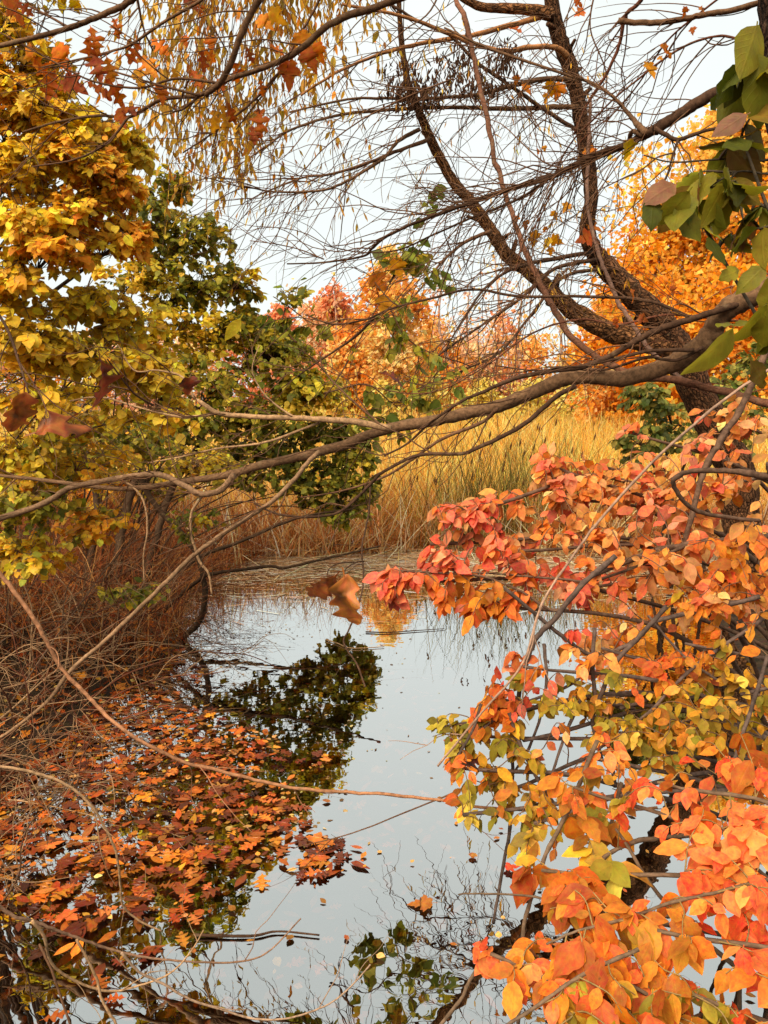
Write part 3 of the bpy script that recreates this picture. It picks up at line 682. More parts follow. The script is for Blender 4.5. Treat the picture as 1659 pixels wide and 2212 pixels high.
LIMBS = {}
def limb(root, P, R, mat, col, sides=10, name='branch', knob=0.05, label=None):
    a = Acc(); tube(a, P, R, sides, knob=knob); o = link(name, a.mesh(name), mat, root, color=col)
    LIMBS.setdefault(root.name, []).append((o, np.asarray(P)))
    if label: o['label'] = label
    return o
def twigs_part(root, tw, col, sides=4, smooth=2, name='twigs', mat=None):
    a = Acc(); add_twigs(a, tw, sides, smooth); return link(name, a.mesh(name), mat or M_BARK, root, color=col, kind='stuff')

C_WILLOW = (0.155, 0.066, 0.028); C_LIMB_LIT = (0.27, 0.115, 0.042); C_DARK = (0.058, 0.029, 0.016); C_GREY = (0.11, 0.056, 0.027)  # limb tone is willow bark made lighter, lit look put into colour
C_TWIG = (0.11, 0.053, 0.027); C_PALE = (0.30, 0.175, 0.088); C_RED = (0.12, 0.042, 0.022)
AMB = [lin(226, 150, 30), lin(214, 120, 24), lin(200, 160, 40)]

# ------------------------------------------------------------------ leaning willow
base = px(1610, 1060, 6.9); base[2] = float(ground_z(base[0], base[1]))
willow = thing('willow_tree', base, 'leaning willow with furrowed bark whose trunk forks into two long limbs', 'tree')
tp = [(1606, 1230, 100), (1596, 1040, 94), (1560, 960, 88), (1520, 880, 84), (1482, 800, 84), (1455, 735, 82)]
P, R = trace(tp, 6.9, 6.5, n=6, jit=.03); P[0] = P[0] * [1, 1, 0] + [0, 0, base[2] - .3]; limb(willow, P, R * .82, M_FURROW, C_WILLOW, 18, 'trunk', 0.045)
rl = [(1470, 770, 78), (1440, 712, 76), (1395, 662, 72), (1340, 608, 66), (1292, 558, 56), (1268, 500, 46), (1277, 430, 41), (1272, 360, 42), (1262, 300, 43), (1250, 225, 43), (1235, 160, 44), (1212, 95, 46), (1195, 30, 43), (1186, -60, 40), (1180, -220, 36)]
PRL, RRL = trace(rl, 6.5, 6.1, n=6, jit=.03); limb(willow, PRL, RRL * .74, M_FURROW, C_WILLOW, 16, 'limb', 0.05)
ll = [(1470, 765, 62), (1430, 748, 62), (1380, 735, 60), (1310, 712, 57), (1250, 680, 52), (1200, 640, 46), (1150, 592, 43), (1095, 550, 40), (1062, 500, 36), (1020, 440, 33), (985, 400, 31), (952, 345, 29), (925, 290, 27), (905, 240, 24), (885, 190, 21), (872, 130, 18), (864, 50, 15), (860, -60, 12)]
PLL, RLL = trace(ll, 6.5, 5.9, n=6, jit=.03); limb(willow, PLL, RLL * .74, M_FURROW, C_LIMB_LIT, 16, 'limb', 0.05)
P, R = trace([(1192, 32, 30), (1150, 22, 24), (1095, 18, 21), (1040, 15, 18), (1000, -5, 16), (950, -40, 12)], 6.1, 5.9, n=5); limb(willow, P, R, M_FURROW, C_LIMB_LIT, 10)
TW = []
def wbranch(pts, Y0, Y1, w0, w1, col=C_GREY, ntw=16, L=0.9, droop=0.06, bias=(-.3, 0, -.25)):
    P, R = trace(pts, Y0, Y1, w0, w1, n=5, jit=.12); limb(willow, P, R, M_BARK, col, 8)
    TW.extend(spawn(P, R, ntw, L, 0.0042, 0.05, 1, (0.25, 0.9), bias, droop, 7, 1.3, 0.16))
    return P, R
wbranch([(1185, 30), (1100, 55), (1010, 78), (905, 95), (830, 115), (740, 150), (650, 205)], 6.1, 5.6, 13, 5, C_LIMB_LIT)
wbranch([(1228, 125), (1200, 103), (1140, 102), (1100, 110), (1040, 100), (975, 75), (905, 47), (830, 25), (740, 10)], 6.1, 5.6, 13, 6, C_LIMB_LIT)
wbranch([(1248, 175), (1210, 170), (1160, 173), (1100, 187), (1030, 205), (930, 212), (830, 212), (750, 215), (625, 242)], 6.2, 5.6, 13, 4, C_GREY, 20)
wbranch([(1248, 232), (1180, 232), (1080, 235), (955, 232), (830, 238), (725, 250), (625, 282), (560, 330)], 6.2, 5.5, 12, 4, C_GREY, 22)
wbranch([(845, 10), (905, 47), (970, 75), (1025, 130), (1080, 170), (1130, 205), (1180, 240), (1247, 282)], 5.8, 6.1, 6, 9, C_DARK, 12)
wbranch([(905, 280), (860, 305), (830, 340), (760, 385), (700, 410), (600, 415), (520, 400)], 6.0, 5.3, 9, 3, C_GREY, 20)
wbranch([(930, 300), (850, 330), (800, 350), (720, 375), (650, 385), (560, 420)], 6.0, 5.4, 9, 3, C_TWIG, 18)
wbranch([(1060, 500), (1010, 520), (960, 560), (920, 610), (860, 680)], 6.1, 5.6, 9, 3, C_TWIG, 16)
wbranch([(1280, 545), (1190, 560), (1110, 580), (1050, 620), (1000, 690), (960, 760)], 6.3, 5.4, 10, 3, C_DARK, 24, .8)
wbranch([(1290, 560), (1200, 580), (1130, 640), (1060, 690), (1000, 730), (930, 780)], 6.3, 5.3, 9, 3, C_DARK, 26, .8)
wbranch([(1300, 580), (1215, 600), (1140, 690), (1080, 760), (1000, 800), (900, 840)], 6.3, 5.3, 8, 3, C_DARK, 24, .8)
TW.extend(spawn(PLL, RLL, 60, 0.9, .004, .3, 1, (.6, 1.4), (-.35, 0, .0), .1, 7, 1.4))
TW.extend(spawn(PRL, RRL, 46, 0.8, .004, .1, 1, (.6, 1.4), (0, 0, .1), .05, 7, 1.3))
TW.extend(spawn(PRL[:40], RRL[:40], 26, 0.7, .005, .1, 1, (.8, 1.5), (-.8, -.2, -.2), .05, 7, 1.3))
twigs_part(willow, TW, C_TWIG)
for PP, RR in ((PRL, RRL), (PLL, RLL)):                   # broken stubs and knots
    for i in range(9):
        k = rng.integers(4, len(PP) - 2); t = nrm(PP[k + 1] - PP[k - 1]); d = nrm(np.cross(t, rng.standard_normal(3)) + t * .4); r = RR[k] * rng.uniform(.16, .34); l = RR[k] * rng.uniform(1.1, 2.4)
        W = np.array([PP[k], PP[k] + d * l * .6, PP[k] + d * l + rng.standard_normal(3) * r * .4]); limb(willow, W, np.array([r * 1.7, r, r * .8]), M_FURROW, C_WILLOW, 7, 'stub', .15)
# the willow's last narrow leaves
sel = [t for t in TW if rng.random() < 0.34]
P, D, N, S, C = dress([w for w, r in sel], 4, (.05, .075), [lin(230, 170, 50), lin(205, 140, 40), lin(220, 180, 70)], base, 0.7, 1.0, .4, .3)
foliage(willow, N_FINE, N_COARSE, M_LEAF, P, D, N, S, C, 120)
hand_leaves(willow, M_FINE, M_LEAF, [(1275, 335, 5.9, 34, AMB[1], 10), (1285, 490, 6.3, 36, AMB[1], 60), (1262, 515, 6.2, 40, lin(190, 90, 25), -70), (1155, 520, 5.8, 38, AMB[0], 20), (1180, 532, 5.8, 34, AMB[2], -40), (1206, 520, 5.8, 34, AMB[0], 60), (1190, 545, 5.8, 20, AMB[0], 0),
    (1198, 467, 5.8, 22, AMB[0], 20), (1222, 450, 5.8, 24, AMB[0], -30), (1135, 487, 5.8, 22, AMB[1], 10), (1115, 475, 5.8, 18, AMB[1], 0), (1177, 498, 5.8, 16, AMB[1], 0), (1190, 195, 5.8, 36, AMB[0], 15), (1205, 200, 5.8, 36, AMB[1], -20), (1178, 213, 5.8, 22, AMB[0], 0),
    (1138, 195, 5.8, 28, AMB[1], 30), (1115, 173, 5.8, 20, AMB[1], 0), (1115, 65, 5.8, 30, lin(190, 95, 35), 60), (1250, 8, 5.8, 22, lin(200, 100, 30), 60), (1250, 30, 5.8, 26, lin(200, 100, 30), -60), (1162, 328, 5.8, 14, AMB[1], 0), (1176, 322, 5.8, 14, AMB[0], 0)])
# dark dried seed clusters hanging in the middle of the crown
sc = Acc()
for i in range(900):
    cx, cyy, rx, ry = [(870, 170, 50, 65), (920, 185, 70, 40), (985, 140, 60, 60), (1040, 190, 70, 35), (1090, 125, 40, 45), (900, 210, 60, 30)][rng.integers(6)]
    p = px(cx + rng.normal() * rx * .45, cyy + rng.normal() * ry * .45, 5.75 + rng.normal() * .12)
    d = nrm(np.array([rng.normal() * .4, rng.normal() * .4, -1])); l = rng.uniform(.025, .07)
    tube(sc, np.array([p, p + d * l * .5 + rng.standard_normal(3) * .004, p + d * l]), np.array([.002, rng.uniform(.004, .009), .002]), 4)
link('seed_clusters', sc.mesh('seed_clusters'), M_BARK, willow, color=(0.06, 0.026, 0.012), kind='stuff')

# ------------------------------------------------------------------ vines climbing through the willow
def vine(pts, Y0, Y1, col, label, name='vine', ntw=0, w0=10, w1=6):
    P, R = trace(pts, Y0, Y1, w0, w1, n=5, jit=.18)
    v = thing(name, P[-1], label, 'vine'); limb(v, P, R, M_BARK, col, 8, 'stem', .1)
    if ntw: twigs_part(v, spawn(P, R, ntw, .45, .003, 0, 1, (.5, 1.3), (0, 0, 0), .05), C_RED)
    return v
vine([(978, -60, 9), (985, 0, 10), (1005, 40, 11), (1025, 130, 11), (1040, 200, 11), (1055, 275, 11), (1070, 350, 11), (1090, 410, 11), (1110, 470, 11), (1135, 545, 12), (1170, 618, 13), (1200, 673, 14), (1230, 723, 14), (1270, 758, 14), (1330, 793, 15), (1390, 813, 16), (1470, 825, 17), (1555, 843, 17), (1659, 873, 18), (1750, 900, 18)], 4.8, 3.2, (0.13, 0.055, 0.03), 'long reddish vine dropping past both willow limbs and sweeping to the low apricot bush', ntw=14)
vine([(1275, 215, 7), (1272, 300, 8), (1268, 420, 8), (1275, 480, 8), (1295, 553, 9), (1315, 603, 9), (1335, 653, 10), (1365, 698, 10), (1390, 738, 10), (1430, 783, 10), (1465, 813, 9), (1500, 835, 9)], 6.0, 5.0, (0.12, 0.065, 0.045), 'thin dark vine clinging along the upright willow limb and crossing its fork', ntw=10)

# ------------------------------------------------------------------ maple whose limbs cross the whole view
mb = px(1800, 1300, 3.1); mb[2] = float(ground_z(mb[0], mb[1]))
maple = thing('maple_tree', mb, 'dark maple with bare limbs arching low across the pond', 'tree')
TP = np.array([mb - [0, 0, .3], px(1790, 1000, 3.1), px(1765, 620, 3.1), px(1725, 350, 3.05), px(1695, 100, 3.0), px(1690, -150, 3.0), px(1660, -600, 2.9)])
P = catmull(TP, 7); limb(maple, P, np.linspace(.115, .07, len(P)), M_FURROW, C_DARK, 16, 'trunk', .05)
TM = []
def mbranch(pts, Y0, Y1, w0=10, w1=4, col=C_GREY, ntw=12, L=.5, bias=(-.35, 0, 0), droop=.03, r0=.0032, sides=8, jit=.08, n=6, sub=1.2, a=.1):
    P, R = trace(pts, Y0, Y1, w0, w1, n=n, jit=jit); limb(maple, P, R, M_BARK, col, sides)
    if ntw: TM.extend(spawn(P, R, ntw, L, r0, a, 1, (.35, 1.0), bias, droop, 7, sub, .2))
    return P, R
mbranch([(1770, 540, 58), (1720, 585, 54), (1659, 623, 49), (1610, 646, 47), (1570, 668, 46), (1545, 703, 45), (1515, 746, 44), (1470, 778, 42), (1420, 798, 37), (1340, 818, 35), (1280, 813, 34), (1220, 818, 33), (1170, 840, 31), (1090, 873, 28), (1020, 890, 27), (930, 910, 25), (830, 928, 23), (740, 962, 21), (660, 983, 20), (553, 1008, 18), (500, 1024, 16), (393, 1041, 13), (283, 1056, 11), (200, 1051, 9), (120, 1040, 8), (0, 1027, 7), (-80, 1020, 6)], 3.0, 4.1, col=(0.135, 0.072, 0.036), ntw=20, L=.6, sides=14, jit=.05, a=.45)
mbranch([(505, 1026, 14), (480, 1056, 14), (437, 1068, 14), (400, 1050, 13), (360, 1030, 13), (323, 1024, 13), (250, 1034, 13), (160, 1051, 13), (133, 1064, 13), (93, 1088, 13), (0, 1121, 13), (-90, 1150, 12)], 3.72, 3.95, col=(0.16, 0.09, 0.048), ntw=16, L=.7)
mbranch([(845, 925, 16), (750, 910, 14), (640, 903, 12), (550, 900, 11), (475, 893, 10), (440, 873, 9), (425, 863, 6)], 3.5, 3.8, col=C_PALE, ntw=10)
mbranch([(690, 913), (575, 955), (475, 968), (400, 985), (320, 1000)], 3.6, 3.9, 6, 3, C_PALE, 6)
mbranch([(475, 893), (390, 900), (300, 880), (215, 858), (130, 870)], 3.75, 3.9, 6, 3, C_PALE, 6)
mbranch([(420, 863), (395, 815), (340, 800), (290, 800), (255, 745)], 3.8, 3.9, 5, 3, C_PALE, 6)
mbranch([(640, 903), (610, 885), (570, 850), (545, 800), (560, 745)], 3.65, 3.75, 5, 2, C_PALE, 5)
mbranch([(830, 925), (745, 850), (700, 800), (690, 760)], 3.5, 3.7, 5, 3, C_TWIG, 4)
mbranch([(690, 975, 11), (660, 1004, 10), (635, 1037, 10), (586, 1084, 10), (526, 1124, 10), (472, 1160, 10), (425, 1194, 10), (389, 1227, 10), (347, 1270, 10), (277, 1337, 10), (213, 1397, 9), (180, 1423, 9), (140, 1463, 9), (110, 1507, 8), (53, 1557, 7), (0, 1593, 6), (-70, 1630, 5)], 3.6, 3.2, col=(0.19, 0.108, 0.056), ntw=16, L=.6)
mbranch([(1245, 833, 11), (1200, 858, 11), (1130, 918, 10), (1030, 968, 9), (995, 980, 8), (905, 983, 8), (830, 1018, 7), (800, 1046, 7), (756, 1090, 6), (722, 1110, 6), (665, 1117, 6), (622, 1114, 5), (589, 1107, 5), (549, 1087, 4)], 3.25, 3.7, col=C_DARK, ntw=10)
mbranch([(1075, 883), (1040, 913), (955, 948), (890, 993), (830, 1030), (740, 1060), (650, 1075)], 3.3, 3.7, 9, 3, C_TWIG, 8)
mbranch([(1640, 640, 15), (1545, 673, 15), (1480, 693, 15), (1420, 713, 15), (1370, 738, 14), (1320, 768, 13), (1255, 793, 12), (1180, 803, 11), (1110, 818, 10), (1040, 848, 8), (995, 868, 7), (930, 913, 6), (880, 958, 5), (830, 985, 4)], 3.1, 3.5, col=C_DARK, ntw=12)
mbranch([(1500, 756), (1405, 758), (1330, 775), (1260, 790), (1190, 795)], 3.2, 3.3, 9, 5, C_DARK, 5)
mbranch([(1520, 750), (1460, 778), (1400, 772), (1340, 790), (1290, 800), (1220, 796), (1150, 800), (1070, 790)], 3.2, 3.5, 8, 3, C_DARK, 6)
mbranch([(440, 1068, 6), (415, 1105, 6), (412, 1150, 6), (420, 1180, 6), (432, 1215, 6), (450, 1238, 5), (458, 1285, 4)], 3.8, 3.8, col=C_PALE, ntw=3)
mbranch([(265, 1035), (300, 1065), (315, 1100), (318, 1150), (310, 1200), (312, 1260)], 3.85, 3.85, 5, 3, C_PALE, 2)
mbranch([(-60, 600), (10, 700), (40, 780), (62, 848)], 2.9, 2.6, 8, 4, C_DARK, 3)
mbranch([(40, 780), (80, 840), (98, 880), (102, 900)], 2.75, 2.6, 4, 2, C_TWIG, 1); mbranch([(330, 875), (290, 850), (250, 800), (232, 776)], 3.2, 2.6, 5, 3, C_TWIG, 2)
# upper limbs
mbranch([(1715, 90, 36), (1659, 140, 30), (1570, 187, 26), (1520, 215, 25), (1470, 245, 24), (1425, 275, 23), (1395, 290, 20), (1350, 314, 15), (1330, 320, 14), (1280, 337, 13), (1230, 362, 13), (1190, 382, 12), (1130, 400, 11), (1080, 415, 10), (1020, 437, 9), (955, 460, 8), (890, 484, 7), (830, 514, 6), (803, 537, 6), (783, 554, 5), (697, 567, 4), (620, 570, 3)], 3.0, 3.8, col=C_DARK, ntw=34, L=.75, sides=10)
mbranch([(1395, 288, 15), (1380, 272, 14), (1365, 255, 10), (1325, 210, 7), (1280, 180, 7), (1220, 160, 6), (1130, 130, 6), (1045, 100, 5), (960, 60, 4)], 3.15, 3.6, col=C_GREY, ntw=14)
mbranch([(1390, 292, 11), (1365, 285, 10), (1350, 315, 9), (1280, 345, 8)], 3.18, 3.4, col=C_GREY, ntw=3)
mbranch([(1415, 278, 10), (1440, 292, 10), (1465, 302, 9), (1500, 290, 8), (1540, 279, 7), (1600, 275, 5)], 3.1, 3.0, col=C_DARK, ntw=5, bias=(.2, 0, -.3))
mbranch([(1465, 302), (1455, 330), (1440, 380), (1420, 410)], 3.05, 3.0, 6, 3, C_DARK, 3)
mbranch([(1720, -20, 14), (1659, 0, 13), (1580, 22, 12), (1520, 32, 12), (1470, 42, 12), (1405, 50, 12), (1335, 45, 12)], 3.0, 3.2, col=C_GREY, ntw=6)
mbranch([(1400, -60), (1385, 0), (1350, 35), (1340, 90), (1310, 160), (1270, 222), (1240, 290)], 3.3, 3.6, 10, 5, C_RED, 8)
mbranch([(1660, 160), (1615, 100), (1595, 85), (1550, 78), (1490, 95), (1430, 130), (1380, 170), (1330, 210), (1280, 260), (1240, 300), (1205, 360), (1185, 430), (1150, 500)], 3.0, 3.7, 6, 3, C_RED, 16)
mbranch([(1600, -40), (1510, 30), (1440, 90), (1380, 180), (1330, 240), (1240, 320), (1160, 430)], 3.1, 3.9, 5, 2, C_RED, 16)
mbranch([(1290, -40), (1275, 60), (1310, 160), (1300, 250)], 3.4, 3.5, 4, 2, C_TWIG, 8)
mbranch([(1500, 690), (1400, 650), (1250, 640), (1120, 640), (1020, 625), (930, 645), (850, 665), (790, 690), (720, 700), (660, 680)], 3.3, 3.9, 8, 3, C_DARK, 14)
mbranch([(810, 685), (770, 725), (720, 760), (660, 800), (600, 845)], 3.8, 3.9, 7, 2, C_DARK, 6)
mbranch([(1190, 382), (1120, 430), (1020, 470), (930, 510), (860, 540), (780, 545), (700, 530)], 3.4, 3.9, 6, 2, C_DARK, 14)
mbranch([(1659, 700), (1560, 690), (1440, 680), (1340, 700), (1250, 690), (1150, 720), (1050, 790), (960, 840), (880, 850), (780, 830)], 3.2, 3.9, 6, 2, C_RED, 16)
mbranch([(980, 170), (890, 205), (780, 260), (690, 330), (620, 420)], 3.6, 3.9, 4, 2, C_TWIG, 12)
mbranch([(700, 560), (650, 540), (600, 528), (540, 520)], 3.8, 3.9, 3, 2, C_TWIG, 6)
TM.extend(spawn(*trace([(1400, 290), (1240, 360), (1080, 415), (900, 480)], 3.2, 3.7, 14, 8, n=8), 44, .85, .003, .0, 1, (.3, 1.2), (-.4, 0, -.5), .06, 8, 1.6))
twigs_part(maple, TM, C_TWIG)
hand_leaves(maple, M_FINE, M_LEAF, [(1358, 332, 3.2, 50, lin(225, 180, 40), 25), (1440, 113, 3.1, 36, AMB[1], 60), (1405, 155, 3.1, 42, AMB[0], 15), (1427, 127, 3.1, 14, AMB[0], 40), (1497, 68, 3.1, 18, lin(190, 100, 30), 0), (1480, 27, 3.05, 22, lin(196, 100, 35), 10), (1520, 22, 3.05, 22, lin(196, 120, 60), 80),
    (820, 612, 3.7, 46, AMB[1], 40), (862, 582, 3.7, 44, AMB[0], 20), (830, 662, 3.75, 48, AMB[0], -10), (765, 702, 3.8, 34, AMB[1], 80), (1370, 640, 3.2, 30, lin(224, 120, 40), 45), (1330, 700, 3.2, 22, lin(200, 90, 30), 30), (1390, 690, 3.1, 24, lin(170, 90, 40), 60), (1455, 628, 3.2, 22, lin(190, 95, 40), 20)])

# ------------------------------------------------------------------ oak limbs with brown leaves over the pond
ob = np.array([2.35, 0.9, 0.3])
oak = thing('oak_tree', ob, 'oak limbs with ragged rust brown leaves hanging over the yellow foliage', 'tree')
P = catmull(np.array([ob - [0, 0, .4], ob + [-.05, .1, 1.6], ob + [-.2, .3, 3.4], ob + [-.5, .6, 5.2]]), 8); limb(oak, P, np.linspace(.16, .09, len(P)), M_FURROW, C_DARK, 16, 'trunk', .04)
TO = []
def obranch(P, R, col=C_GREY, ntw=12, L=.4, sides=8):
    limb(oak, P, R, M_BARK, col, sides); TO.extend(spawn(P, R, ntw, L, .003, .15, 1, (.35, 1.1), (-.25, 0, -.05), .03, 7, 1.1))
def from_trunk(pts, Y0, Y1, h, w0, w1, **k):
    P, R = trace(pts, Y0, Y1, w0, w1, n=6, jit=.08)
    A = catmull(np.array([ob + [-.25, .35, h], (P[0] + ob + [-.25, .35, h]) / 2 + [0, 0, .25], P[0] - (P[1] - P[0]) * 4, P[0]]), 6)
    P = np.vstack([A[:-1], P]); R = np.concatenate([np.linspace(R[0] * 1.6, R[0], len(A) - 1), R]); obranch(P, R, **k)
    return P
from_trunk([(960, -45), (829, 10), (725, 45), (650, 105), (615, 127), (560, 150), (475, 178), (430, 206), (350, 215), (280, 252), (215, 250), (130, 262), (50, 285)], 2.8, 3.4, 3.6, 16, 4, ntw=18, L=.5)
from_trunk([(640, -70), (560, 0), (522, 75), (495, 145), (472, 182), (445, 205)], 2.8, 3.05, 3.8, 15, 12, ntw=6)
from_trunk([(330, -50), (285, 0), (225, 30), (165, 55), (100, 75), (0, 100), (-90, 125)], 2.7, 3.0, 3.9, 14, 9, ntw=10)
from_trunk([(500, -50), (435, 0), (350, 50), (285, 95), (235, 112), (175, 127), (90, 145)], 2.8, 3.2, 3.8, 8, 3, ntw=12)
for pts in ([(150, 60), (60, 12), (0, -8)], [(695, -10), (660, 55), (600, 160), (560, 215), (510, 280)], [(600, 160), (545, 220), (470, 280), (395, 330)], [(430, 206), (330, 180), (235, 150), (180, 128)], [(440, 200), (400, 232), (385, 238), (355, 222)], [(280, 250), (230, 310), (160, 345), (70, 360)], [(295, -10), (310, 60), (330, 110)], [(475, 180), (380, 170), (300, 190), (200, 175), (110, 130), (0, 70)]):
    P, R = trace(pts, 3.05, 3.2, 6, 3, n=6, jit=.1); obranch(P, R, C_TWIG, 6, .3)
twigs_part(oak, TO, C_TWIG)
RU = [lin(190, 96, 34), lin(222, 118, 36), lin(232, 142, 44), lin(160, 78, 38), lin(240, 168, 54)]
hand_leaves(oak, O_FINE + M_FINE[:2], M_DEAD, [(35, 28, 3, 62, RU[0], 35), (55, 20, 3, 40, RU[3], 60), (205, 85, 3, 60, RU[1], 20), (190, 115, 3, 62, RU[0], -10), (208, 135, 3, 70, RU[3], 15), (238, 150, 3, 50, RU[2], 10), (250, 55, 3, 42, RU[0], 20), (290, 115, 3.1, 50, RU[0], -30), (318, 140, 3.1, 70, RU[2], 40), (345, 100, 3.1, 52, RU[1], 50), (300, 170, 3.1, 40, RU[4], 0), (350, 205, 3.1, 42, RU[1], 20),
    (378, 165, 3.1, 36, RU[4], 10), (415, 5, 3, 54, RU[3], 60), (430, 15, 3, 40, RU[0], 20), (425, 170, 3.1, 46, RU[0], 30), (440, 130, 3.1, 44, RU[3], 10), (455, 120, 3.1, 40, RU[1], 60), (515, 160, 3.1, 52, RU[0], 20), (480, 185, 3.1, 30, RU[0], 10), (565, 190, 3.05, 34, RU[1], 10), (575, 50, 3, 40, RU[2], 60), (600, 40, 3, 44, RU[4], 50), (655, 95, 3, 46, RU[2], 20), (672, 130, 3, 54, RU[0], 30), (690, 118, 3, 44, RU[1], 10),
    (625, 165, 3.05, 60, RU[0], 5), (612, 150, 3.05, 40, RU[3], -10), (665, 155, 3, 36, RU[4], 30), (600, 108, 3, 40, RU[1], 70), (485, 255, 3.1, 62, RU[4], 5), (500, 245, 3.1, 50, RU[0], 20), (560, 255, 3.1, 66, RU[0], 5), (548, 290, 3.1, 48, RU[3], 15), (465, 262, 3.1, 52, RU[4], 10), (265, 255, 3.2, 50, RU[0], 10), (285, 240, 3.2, 40, RU[3], 50), (165, 185, 3.2, 56, RU[3], 60), (215, 190, 3.2, 60, RU[0], 70), (250, 195, 3.2, 66, RU[0], 40), (135, 130, 3.3, 60, RU[1], 20), (95, 150, 3.3, 60, RU[1], 40), (70, 130, 3.3, 56, RU[2], 10), (110, 185, 3.3, 64, RU[0], -20), (540, 120, 3.05, 34, RU[3], 20), (455, 95, 3.1, 30, RU[1], 10), (400, 90, 3.1, 24, RU[0], 10)])

# ------------------------------------------------------------------ shrubs
def shrub(name, base, label, cat, blobs, ntw, per, size, colsets, fine, coarse, mat, stemc=C_TWIG, twc=C_TWIG, nst=None, sr=.012, hang=.6, extra=(), limit=295, up_w=.7, out_w=.5, frac=.55, group=None, arch=.12, twr=.0026, noise=.45, spread=.25, tan=.5, side=.65, photo=.0, gap=.35):
    base = np.array(base, float)
    root = thing(name, base, label, cat, group)
    nodes = []
    for i, b in enumerate(blobs):                         # one main stem into every leafy mass
        c = px(b[0], b[1], b[2]); bs = base + np.array([rng.normal() * spread, rng.normal() * spread, 0]); bs[2] = float(ground_z(bs[0], bs[1])) - .05
        d = c - bs
        W = catmull(np.array([bs, bs + d * .3 + [0, 0, .22 * abs(d[2]) + .06 * np.linalg.norm(d)] + rng.standard_normal(3) * .05, bs + d * .68 + [0, 0, .16 * abs(d[2]) + .05 * np.linalg.norm(d)] + rng.standard_normal(3) * .06, c]), 7)
        limb(root, W, np.linspace(sr * rng.uniform(.8, 1.2), sr * .35, len(W)), M_BARK, stemc, 6, 'stem', .08)
        nodes.append(W[8:])
    for P, R in extra:
        limb(root, P, R, M_BARK, stemc, 7, 'stem', .1); nodes.append(P)
    nodes = np.vstack(nodes)
    T, ids = blob_points(blobs, ntw); hk = np.sin(T[:, 0] * 9 + 1) * np.sin(T[:, 2] * 11 + T[:, 1] * 3) * np.sin(T[:, 1] * 7 + 2) < gap; T, ids = T[hk], ids[hk]; T[:, 2] = np.maximum(T[:, 2], np.maximum(ground_z(T[:, 0], T[:, 1]), 0) + .06)
    tw = connect(T, nodes, arch, loose=photo)
    twigs_part(root, [(W, np.linspace(twr, twr * .45, len(W))) for W in tw], twc, 4, 1)
    cs = [colsets[b[7] if len(b) > 7 else 0] for b in blobs]
    P, D, N, S, C = dress(tw, per, size, colsets[0], base, frac, hang, tan, side, out_w, up_w, noise, photo, ids, cs)
    foliage(root, fine, coarse, mat, P, D, N, S, C, limit)
    return root, tw

# right-hand bushes: colour sets
RED = [lin(246, 108, 56, 1), lin(249, 126, 66, 1), lin(240, 96, 50, 1), lin(248, 142, 72, 1), lin(244, 136, 56, 1)]
CORAL = [lin(246, 124, 88), lin(242, 104, 72), lin(248, 150, 104), lin(240, 130, 66)]
APR = [lin(234, 140, 62), lin(242, 158, 80), lin(224, 126, 48), lin(246, 178, 110), lin(240, 124, 76)]
ORG = [lin(232, 130, 40), lin(216, 112, 32), lin(240, 146, 50), lin(222, 138, 46), lin(240, 116, 52)]
YEL = [lin(222, 160, 46), lin(190, 150, 44), lin(230, 176, 70), lin(206, 130, 40), lin(164, 144, 44)]
OLV = [lin(176, 150, 40), lin(206, 176, 60), lin(150, 138, 44), lin(226, 190, 70)]
SETS = [APR, CORAL, RED, ORG, YEL, OLV]
stem = lambda pts, Y0, Y1=None, w0=10, w1=6: trace(pts, Y0, Y1, w0, w1, n=6, jit=.12)
shrub('burning_bush', (2.2, 3.0, 0), 'apricot and coral bush spreading from the willow foot over the far water', 'shrub', [
    (1310, 1010, 2.5, 130, 45, .2, 3, 0), (1200, 1075, 2.4, 150, 45, .2, 3, 0), (1350, 930, 2.6, 50, 30, .1, .5, 1), (1010, 1105, 2.2, 95, 28, .12, 2.6, 1), (930, 1175, 2.15, 65, 34, .1, 2.2, 1), (845, 1258, 2.1, 50, 34, .1, 1.7, 1), (1110, 1190, 2.2, 80, 40, .15, 2.0, 1),
    (1030, 1305, 2.1, 100, 36, .15, 2.0, 3), (1260, 1160, 2.3, 140, 60, .2, 3, 0), (1420, 1090, 2.4, 130, 70, .25, 3, 0), (1560, 1050, 2.4, 110, 90, .25, 3, 0), (1560, 900, 2.8, 90, 60, .2, 1.2, 0), (1420, 1230, 2.2, 140, 80, .25, 3.4, 0), (1580, 1240, 2.1, 100, 90, .25, 3.2, 3), (1240, 1270, 2.2, 120, 50, .2, 1.8, 1), (1200, 1010, 2.45, 50, 40, .1, .8, 0), (1480, 960, 2.6, 90, 40, .2, 1.2, 0)],
    360, 6, (.038, .058), SETS, E_FINE, E_COARSE, M_LEAF, frac=.9, hang=.75, tan=.35, side=.55, out_w=.4, up_w=.2, photo=.6, gap=.7, stemc=(0.10, 0.055, 0.034), twc=(0.13, 0.07, 0.04), twr=.002, sr=.013, extra=[
    stem([(1659, 1161), (1530, 1171), (1430, 1186), (1355, 1211), (1280, 1241)], 2.2, 2.1, 15, 13), stem([(1659, 1000), (1659, 1028, 16), (1580, 1018, 13), (1495, 1018, 12), (1455, 1038, 11), (1465, 1068, 10), (1495, 1098, 10), (1545, 1114, 9), (1640, 1125, 9)], 1.9, 2.0),
    stem([(1700, 690, 16), (1659, 753, 15), (1605, 873, 14), (1555, 953, 14), (1520, 1018, 13), (1500, 1093, 12), (1470, 1200, 12)], 2.3, 2.2), stem([(1250, 1271), (1200, 1320), (1130, 1280), (1040, 1245), (900, 1235), (830, 1228)], 2.1, 2.1, 8, 3), stem([(1480, 1180), (1300, 1250), (1200, 1250), (1080, 1240), (980, 1235)], 2.15, 2.1, 7, 3)])
